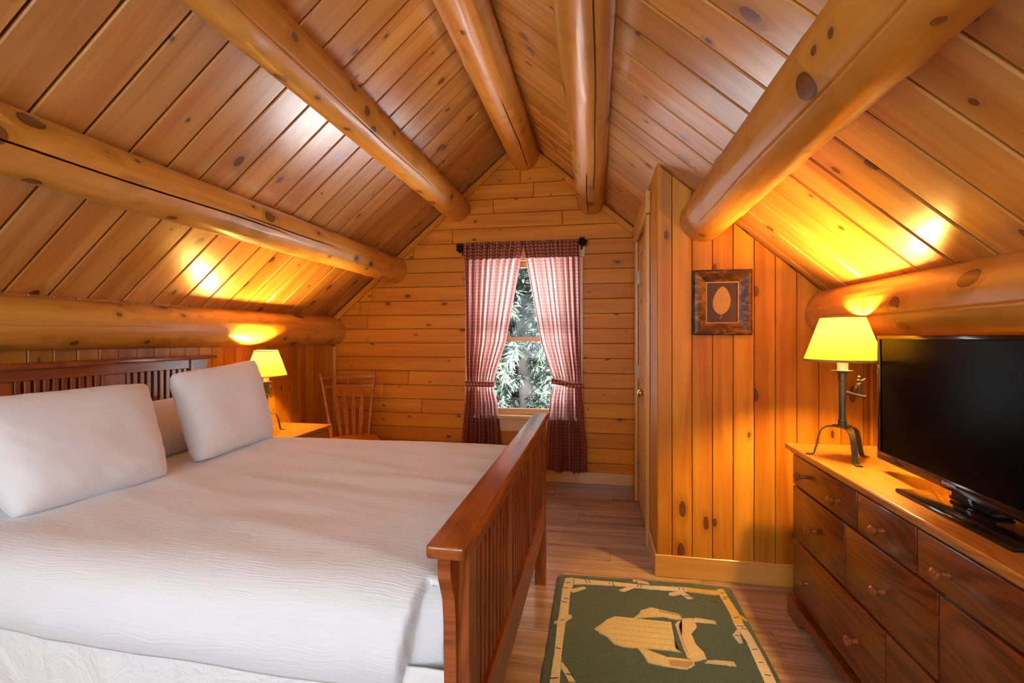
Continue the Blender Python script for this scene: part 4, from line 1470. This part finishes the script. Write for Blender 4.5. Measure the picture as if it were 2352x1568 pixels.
tvbox('bezel', (1.076, TY0, TZ1 - bz + 0.008), (1.086, TY1, TZ1), MAT['bezel'], tv, 0.003)
tvbox('bezel', (1.076, TY0, TZ0), (1.086, TY1, TZ0 + 0.030), MAT['bezel'], tv, 0.003)
tvbox('bezel', (1.076, TY1 - 0.018, TZ0 + 0.0301), (1.086, TY1, TZ1 - bz + 0.0079), MAT['bezel'], tv, 0.003)
tvbox('bezel', (1.076, TY0, TZ0 + 0.0301), (1.086, TY0 + 0.018, TZ1 - bz + 0.0079), MAT['bezel'], tv, 0.003)
tvbox('screen', (1.0805, TY0 + 0.018, TZ0 + 0.0301), (1.085, TY1 - 0.018, TZ1 - bz + 0.0079), MAT['screen'], tv, 0.0)
# brand lettering on the lower bezel
cu = bpy.data.curves.new('lettering', 'FONT')
cu.body = 'SAMSUNG'
cu.size = 0.0125
cu.extrude = 0.0004
cu.space_character = 1.08
cu.align_x, cu.align_y = 'CENTER', 'CENTER'
ct = bpy.data.objects.new('lettering_tmp', cu)
COL.objects.link(ct)
bpy.context.view_layer.update()
lme = bpy.data.meshes.new_from_object(ct.evaluated_get(bpy.context.evaluated_depsgraph_get()))
bpy.data.objects.remove(ct)
lme.materials.clear()
mk('brand_lettering', lme, MAT['silver_print'], tv, TVR @ frame(Vector((1.0756, 1.605, TZ0 + 0.0165)), (0, -1, 0), (0, 0, 1), (-1, 0, 0)))
tvbox('neck', (1.090, 1.49, 0.818), (1.118, 1.62, 0.87), MAT['gloss_black'], tv, 0.004)
me = mesh_from_bm(bm_box(0.22, 0.44, 0.011, 0.004, 2), True, 35)
mk('stand_base', me, MAT['gloss_black'], tv, Matrix.Translation((1.055, 1.50, 0.8065)))
me = mesh_from_bm(bm_box(0.05, 0.17, 0.012, 0.004, 2), True, 35)
mk('stand_collar', me, MAT['gloss_black'], tv, Matrix.Translation((1.070, 1.555, 0.8185)))

# ------------------------------------------------------------------ framed leaf picture
pc = thing('framed_picture', 'framed leaf print in a worn bronze frame on the closet wall', 'picture', (0.655, YC, 1.307))
x0, x1, za, zb = 0.507, 0.803, 1.307, 1.652
xi0, xi1, zi0, zi1 = 0.574, 0.738, 1.369, 1.588
def frame_side(o0, o1, i0, i1, nm='frame_side'):
    """o0->o1 outer edge, i0->i1 inner edge (x,z)"""
    bm = bmesh.new()
    sec = [(0.0, 0.0), (0.0, 0.020), (0.12, 0.029), (0.35, 0.031), (0.62, 0.022), (0.85, 0.013), (1.0, 0.012), (1.0, 0.0)]
    c = Vector(((o0[0] + o1[0]) / 2, YC - 0.0005, (o0[1] + o1[1]) / 2))
    def row(o, i):
        return [bm.verts.new(Vector((o[0] + (i[0] - o[0]) * f, YC - 0.0005 - h, o[1] + (i[1] - o[1]) * f)) - c) for f, h in sec]
    a, b = row(o0, i0), row(o1, i1)
    n = len(sec)
    for k in range(n):
        bm.faces.new((a[k], a[(k + 1) % n], b[(k + 1) % n], b[k]))
    bm.faces.new(a[::-1])
    bm.faces.new(b)
    mk(nm, mesh_from_bm(bm, True, 30), MAT['bronze'], pc, Matrix.Translation(c))
O = [(x0, za), (x1, za), (x1, zb), (x0, zb)]
I_ = [(xi0, zi0), (xi1, zi0), (xi1, zi1), (xi0, zi1)]
for k in range(4):
    frame_side(O[k], O[(k + 1) % 4], I_[k], I_[(k + 1) % 4])
for lo, hi in (((xi0 + 0.0002, zi0 + 0.0002), (xi1 - 0.0002, zi0 + 0.005)), ((xi0 + 0.0002, zi1 - 0.005), (xi1 - 0.0002, zi1 - 0.0002)), ((xi0 + 0.0002, zi0 + 0.0052), (xi0 + 0.005, zi1 - 0.0052)), ((xi1 - 0.005, zi0 + 0.0052), (xi1 - 0.0002, zi1 - 0.0052))):
    box('fillet', (lo[0], YC - 0.014, lo[1]), (hi[0], YC - 0.006, hi[1]), MAT['gold_fillet'], pc, 'x')
pg = box('print', (xi0 - 0.004, YC - 0.0055, zi0 - 0.004), (xi1 + 0.004, YC - 0.002, zi1 + 0.004), MAT['print_ground'], pc, 'x')
# leaf: ovate outline with tip up and a curved stalk
lcx, lcz = 0.655, 1.487
out = []
for k in range(33):
    t = k / 32
    z = -0.072 + 0.150 * t
    w = 0.0445 * (math.sin(math.pi * t ** 0.85) ** 0.62)
    out.append((w, z))
pts = [(lcx + w + 0.004 * math.sin(z * 20), lcz + z) for w, z in out] + [(lcx - w + 0.004 * math.sin(z * 20), lcz + z) for w, z in out[::-1][1:-1]]
bm = bmesh.new()
a = [bm.verts.new((x, YC - 0.0056, z)) for x, z in pts]
b = [bm.verts.new((x, YC - 0.0062, z)) for x, z in pts]
bm.faces.new(b)
bm.faces.new(a[::-1])
for k in range(len(pts)):
    bm.faces.new((a[k], b[k], b[(k + 1) % len(pts)], a[(k + 1) % len(pts)]))
lf = mk('leaf', mesh_from_bm(bm), MAT['leaf_print'], pg)
bm = bmesh.new()
yv = YC - 0.0066
tube_bm([(lcx - 0.012, yv, lcz - 0.098), (lcx - 0.004, yv, lcz - 0.083), (lcx, yv, lcz - 0.070), (lcx + 0.002, yv, lcz), (lcx + 0.001, yv, lcz + 0.073)], [0.0013, 0.0013, 0.0012, 0.001, 0.0005], 6, bm)
for k in range(7):
    z = lcz - 0.055 + k * 0.017
    t = (z - lcz + 0.072) / 0.150
    w = 0.0445 * (math.sin(math.pi * t ** 0.85) ** 0.62)
    for s in (-1, 1):
        tube_bm([(lcx, yv, z), (lcx + s * w * 0.55, yv, z + 0.010), (lcx + s * w * 0.86, yv, z + 0.022)], [0.0008, 0.0006, 0.0004], 5, bm)
mk('leaf_veins', mesh_from_bm(bm, True), MAT['leaf_vein'], pg)

# ------------------------------------------------------------------ rug
rug = thing('hooked_rug', 'green hooked rug with cream garden chairs and a birch log border', 'rug', (0.235, 1.89, 0))
RXA, RXB, RYA, RYB = -0.208, 0.680, 1.13, 2.600
def rug_base():
    NXr, NYr = 74, 122
    bm = bmesh.new()
    g = {}
    for j in range(NYr + 1):
        for i in range(NXr + 1):
            u, v = i / NXr, j / NYr
            x = RXA + (RXB - RXA) * u
            yy = RYA + (RYB - RYA) * v
            # rounded corners and wavy edge
            ex, ey = abs(2 * u - 1), abs(2 * v - 1)
            x += 0.006 * mnoise.noise(Vector((3, yy * 9, 1))) * ex ** 8
            yy += 0.006 * mnoise.noise(Vector((x * 9, 5, 1))) * ey ** 8 + 0.022 * (u - 0.5)
            c = max(0, ex - 0.92) / 0.08 * max(0, ey - 0.955) / 0.045
            x -= (2 * u - 1) * 0.014 * c
            yy -= (2 * v - 1) * 0.014 * c
            border = i in (0, NXr) or j in (0, NYr)
            z = 0.004 if border else 0.0135 + 0.0014 * mnoise.noise(Vector((x * 45, yy * 45, 0))) + 0.0012 * mnoise.noise(Vector((x * 130, yy * 130, 4)))
            g[(i, j)] = bm.verts.new((x, yy, z))
    for j in range(NYr):
        for i in range(NXr):
            bm.faces.new((g[(i, j)], g[(i + 1, j)], g[(i + 1, j + 1)], g[(i, j + 1)]))
    loop = [(i, 0) for i in range(NXr)] + [(NXr, j) for j in range(NYr)] + [(i, NYr) for i in range(NXr, 0, -1)] + [(0, j) for j in range(NYr, 0, -1)]
    low = [bm.verts.new((g[k].co.x, g[k].co.y, 0.0005)) for k in loop]
    for a in range(len(loop)):
        b = (a + 1) % len(loop)
        bm.faces.new((g[loop[a]], low[a], low[b], g[loop[b]]))
    bm.faces.new(low)
    return sm(bm, 60)
mk('pile', rug_base(), MAT['rug_green'], rug)

def tuft(name, poly, mat, h=0.0185, sub=0.008):
    """raised tufted shape with a rough outline"""
    P = [Vector(p) for p in poly]
    ar = sum(P[i].x * P[(i + 1) % len(P)].y - P[(i + 1) % len(P)].x * P[i].y for i in range(len(P)))
    if ar < 0:
        P = P[::-1]
    out = []
    for i in range(len(P)):
        a, b = P[i], P[(i + 1) % len(P)]
        n = max(1, int((b - a).length / sub))
        for k in range(n):
            q = a.lerp(b, k / n)
            w = 0.0022 * mnoise.noise(Vector((q.x * 140, q.y * 140, 2)))
            nn = Vector((-(b - a).y, (b - a).x)).normalized()
            out.append(q + nn * w)
    bm = bmesh.new()
    v0 = [bm.verts.new((p.x, p.y, 0.010)) for p in out]
    v1 = [bm.verts.new((p.x, p.y, h - 0.002)) for p in out]
    Q = inset_poly(out, 0.002)
    v2 = [bm.verts.new((p.x, p.y, h)) for p in Q]
    n = len(out)
    for i in range(n):
        j = (i + 1) % n
        bm.faces.new((v0[i], v0[j], v1[j], v1[i]))
        bm.faces.new((v1[i], v1[j], v2[j], v2[i]))
    bm.faces.new(v2)
    bmesh.ops.triangulate(bm, faces=[f for f in bm.faces if len(f.verts) > 4])
    return mk(name, mesh_from_bm(bm), mat, rug)
CH = {
'chair_back': [(-0.009,2.117),(0.018,2.150),(0.044,2.192),(0.081,2.223),(0.126,2.226),(0.165,2.224),(0.330,2.224),(0.323,2.040),(0.339,2.019),(0.295,2.023),(0.175,2.018),(0.114,2.011),(0.074,2.024),(0.044,2.069),(0.018,2.086)],
'chair_arm': [(0.165,2.2245),(0.190,2.253),(0.205,2.296),(0.254,2.328),(0.293,2.317),(0.374,2.295),(0.385,2.263),(0.355,2.249),(0.300,2.262),(0.240,2.250),(0.200,2.236)],
'chair_seat': [(0.345,2.213),(0.384,2.262),(0.436,2.272),(0.437,2.210),(0.403,2.155),(0.409,2.080),(0.430,2.039),(0.433,1.998),(0.378,1.969),(0.358,1.992),(0.353,2.045),(0.348,2.144)],
'chair_leg': [(0.4375,2.271),(0.443,2.278),(0.527,2.269),(0.528,2.247),(0.438,2.246)],
'chair_foot': [(0.434,1.988),(0.463,1.994),(0.534,1.997),(0.537,1.972),(0.420,1.971)],
'chair_arm_near': [(0.167,2.016),(0.200,2.015),(0.280,1.979),(0.357,1.981),(0.377,1.968),(0.379,1.952),(0.345,1.921),(0.308,1.921),(0.271,1.922),(0.201,1.931),(0.186,1.977)],
}
for dy in (0.0, -0.62):
    for k_, p_ in CH.items():
        nm = 'chair_arm' if k_ == 'chair_arm_near' else k_
        tuft(nm + '_motif', [(a, b + dy) for a, b in p_], MAT['rug_cream'])
    for yy in (2.052, 2.090, 2.128, 2.166, 2.200):
        xx0 = 0.045 + abs(yy - 2.117) * 0.5
        tuft('seam_motif', [(xx0, yy + dy - 0.0022), (0.322, yy + dy - 0.0022), (0.322, yy + dy + 0.0022), (xx0, yy + dy + 0.0022)], MAT['rug_tan'], 0.0192)
    tuft('shade_motif', [(0.356, 2.05 + dy), (0.364, 2.00 + dy), (0.369, 2.00 + dy), (0.361, 2.06 + dy), (0.362, 2.20 + dy), (0.384, 2.252 + dy), (0.379, 2.254 + dy), (0.355, 2.20 + dy)], MAT['rug_tan'], 0.0192)
    tuft('shade_motif', [(0.281, 1.965 + dy), (0.374, 1.966 + dy), (0.374, 1.952 + dy), (0.345, 1.924 + dy), (0.281, 1.925 + dy)], MAT['rug_tan'], 0.0190)
    tuft('shade_motif', [(0.286, 2.312 + dy), (0.370, 2.290 + dy), (0.378, 2.276 + dy), (0.286, 2.292 + dy)], MAT['rug_tan'], 0.0190)
BR = {
'a': ([(-0.163,2.529),(-0.120,2.544),(-0.119,2.460),(-0.130,2.409),(-0.128,2.211),(-0.137,2.131),(-0.139,1.926),(-0.135,1.768),(-0.137,1.50),(-0.130,1.18),(-0.172,1.18),(-0.175,1.50),(-0.171,1.761),(-0.169,1.921),(-0.173,2.125),(-0.171,2.204),(-0.171,2.414)], 'rug_white'),
'b': ([(-0.116,2.538),(-0.064,2.534),(0.125,2.535),(0.282,2.531),(0.458,2.544),(0.445,2.505),(0.279,2.496),(0.123,2.503),(-0.062,2.489),(-0.116,2.474)], 'rug_white'),
'c': ([(0.460,2.544),(0.530,2.539),(0.597,2.539),(0.600,2.502),(0.580,2.498),(0.510,2.502),(0.447,2.505)], 'rug_gold'),
'd': ([(0.599,2.551),(0.635,2.563),(0.638,2.487),(0.651,2.350),(0.647,2.264),(0.606,2.266),(0.610,2.343),(0.603,2.470)], 'rug_gold'),
'e': ([(0.606,2.263),(0.647,2.261),(0.655,2.182),(0.660,2.039),(0.657,1.909),(0.655,1.5),(0.650,1.18),(0.608,1.18),(0.612,1.5),(0.616,1.902),(0.619,2.031),(0.623,2.142)], 'rug_white'),
'f': ([(-0.128,1.19),(0.20,1.18),(0.606,1.19),(0.606,1.225),(0.2,1.22),(-0.130,1.23)], 'rug_white'),
}
for P_, m_ in BR.values():
    tuft('birch_log_motif', P_, MAT[m_])
for P_, m_ in (
    ([(-0.128,2.423),(-0.062,2.464),(-0.052,2.447),(-0.116,2.397),(-0.128,2.405)], 'rug_white'),
    ([(0.158,2.500),(0.192,2.499),(0.139,2.451),(0.113,2.458)], 'rug_white'),
    ([(0.409,2.501),(0.432,2.502),(0.466,2.445),(0.441,2.435),(0.416,2.477),(0.376,2.452),(0.353,2.457),(0.359,2.478)], 'rug_white'),
    ([(0.189,2.581),(0.261,2.566),(0.271,2.546),(0.212,2.550),(0.187,2.559)], 'rug_white'),
    ([(0.652,2.340),(0.672,2.301),(0.667,2.289),(0.652,2.310)], 'rug_gold'),
    ([(0.610,2.226),(0.577,2.177),(0.588,2.124),(0.605,2.131),(0.609,2.183),(0.618,2.219)], 'rug_white'),
    ([(-0.136,1.881),(-0.114,1.849),(-0.077,1.778),(-0.100,1.774),(-0.122,1.820),(-0.136,1.84)], 'rug_white'),
    ([(-0.127,2.200),(-0.114,2.203),(-0.110,2.184),(-0.135,2.150),(-0.134,2.175)], 'rug_white'),
    ([(-0.174,2.150),(-0.190,2.132),(-0.186,2.118),(-0.172,2.124)], 'rug_white')):
    tuft('birch_twig_motif', P_, MAT[m_])
rs = random.Random(5)
for (mx, my) in [(-0.145, 2.483), (-0.053, 2.512), (-0.036, 2.515), (0.066, 2.515), (0.085, 2.512), (0.21, 2.520), (0.225, 2.517), (0.205, 2.556), (0.414, 2.522), (0.434, 2.522), (-0.153, 2.429), (-0.154, 2.299), (-0.144, 2.331), (-0.152, 2.151), (-0.155, 1.953), (-0.155, 1.781), (0.620, 2.517), (0.622, 2.480), (0.618, 2.462), (0.628, 2.309), (0.627, 2.244), (0.636, 2.225), (0.594, 2.17), (0.640, 2.088), (0.637, 2.008), (0.638, 1.937), (0.630, 1.7), (-0.155, 1.6), (-0.1, 1.81), (0.445, 2.455)]:
    l, w = rs.uniform(0.010, 0.016), 0.0035
    hor = not (my > 2.48 and -0.1 < mx < 0.58)
    a = rs.uniform(-0.35, 0.35) + (0 if hor else math.pi / 2)
    c, s = math.cos(a), math.sin(a)
    tuft('bark_mark_motif', [(mx + c * dx - s * dy_, my + s * dx + c * dy_) for dx, dy_ in ((-l, -w), (l, -w * 0.4), (l, w), (-l, w * 0.6))], MAT['rug_black'], 0.0200, 0.02)
tuft('monogram_motif', [(0.553, 2.447), (0.562, 2.441), (0.566, 2.447), (0.578, 2.436), (0.573, 2.430), (0.565, 2.436), (0.558, 2.434), (0.549, 2.442)], MAT['rug_red'], 0.0160, 0.02)
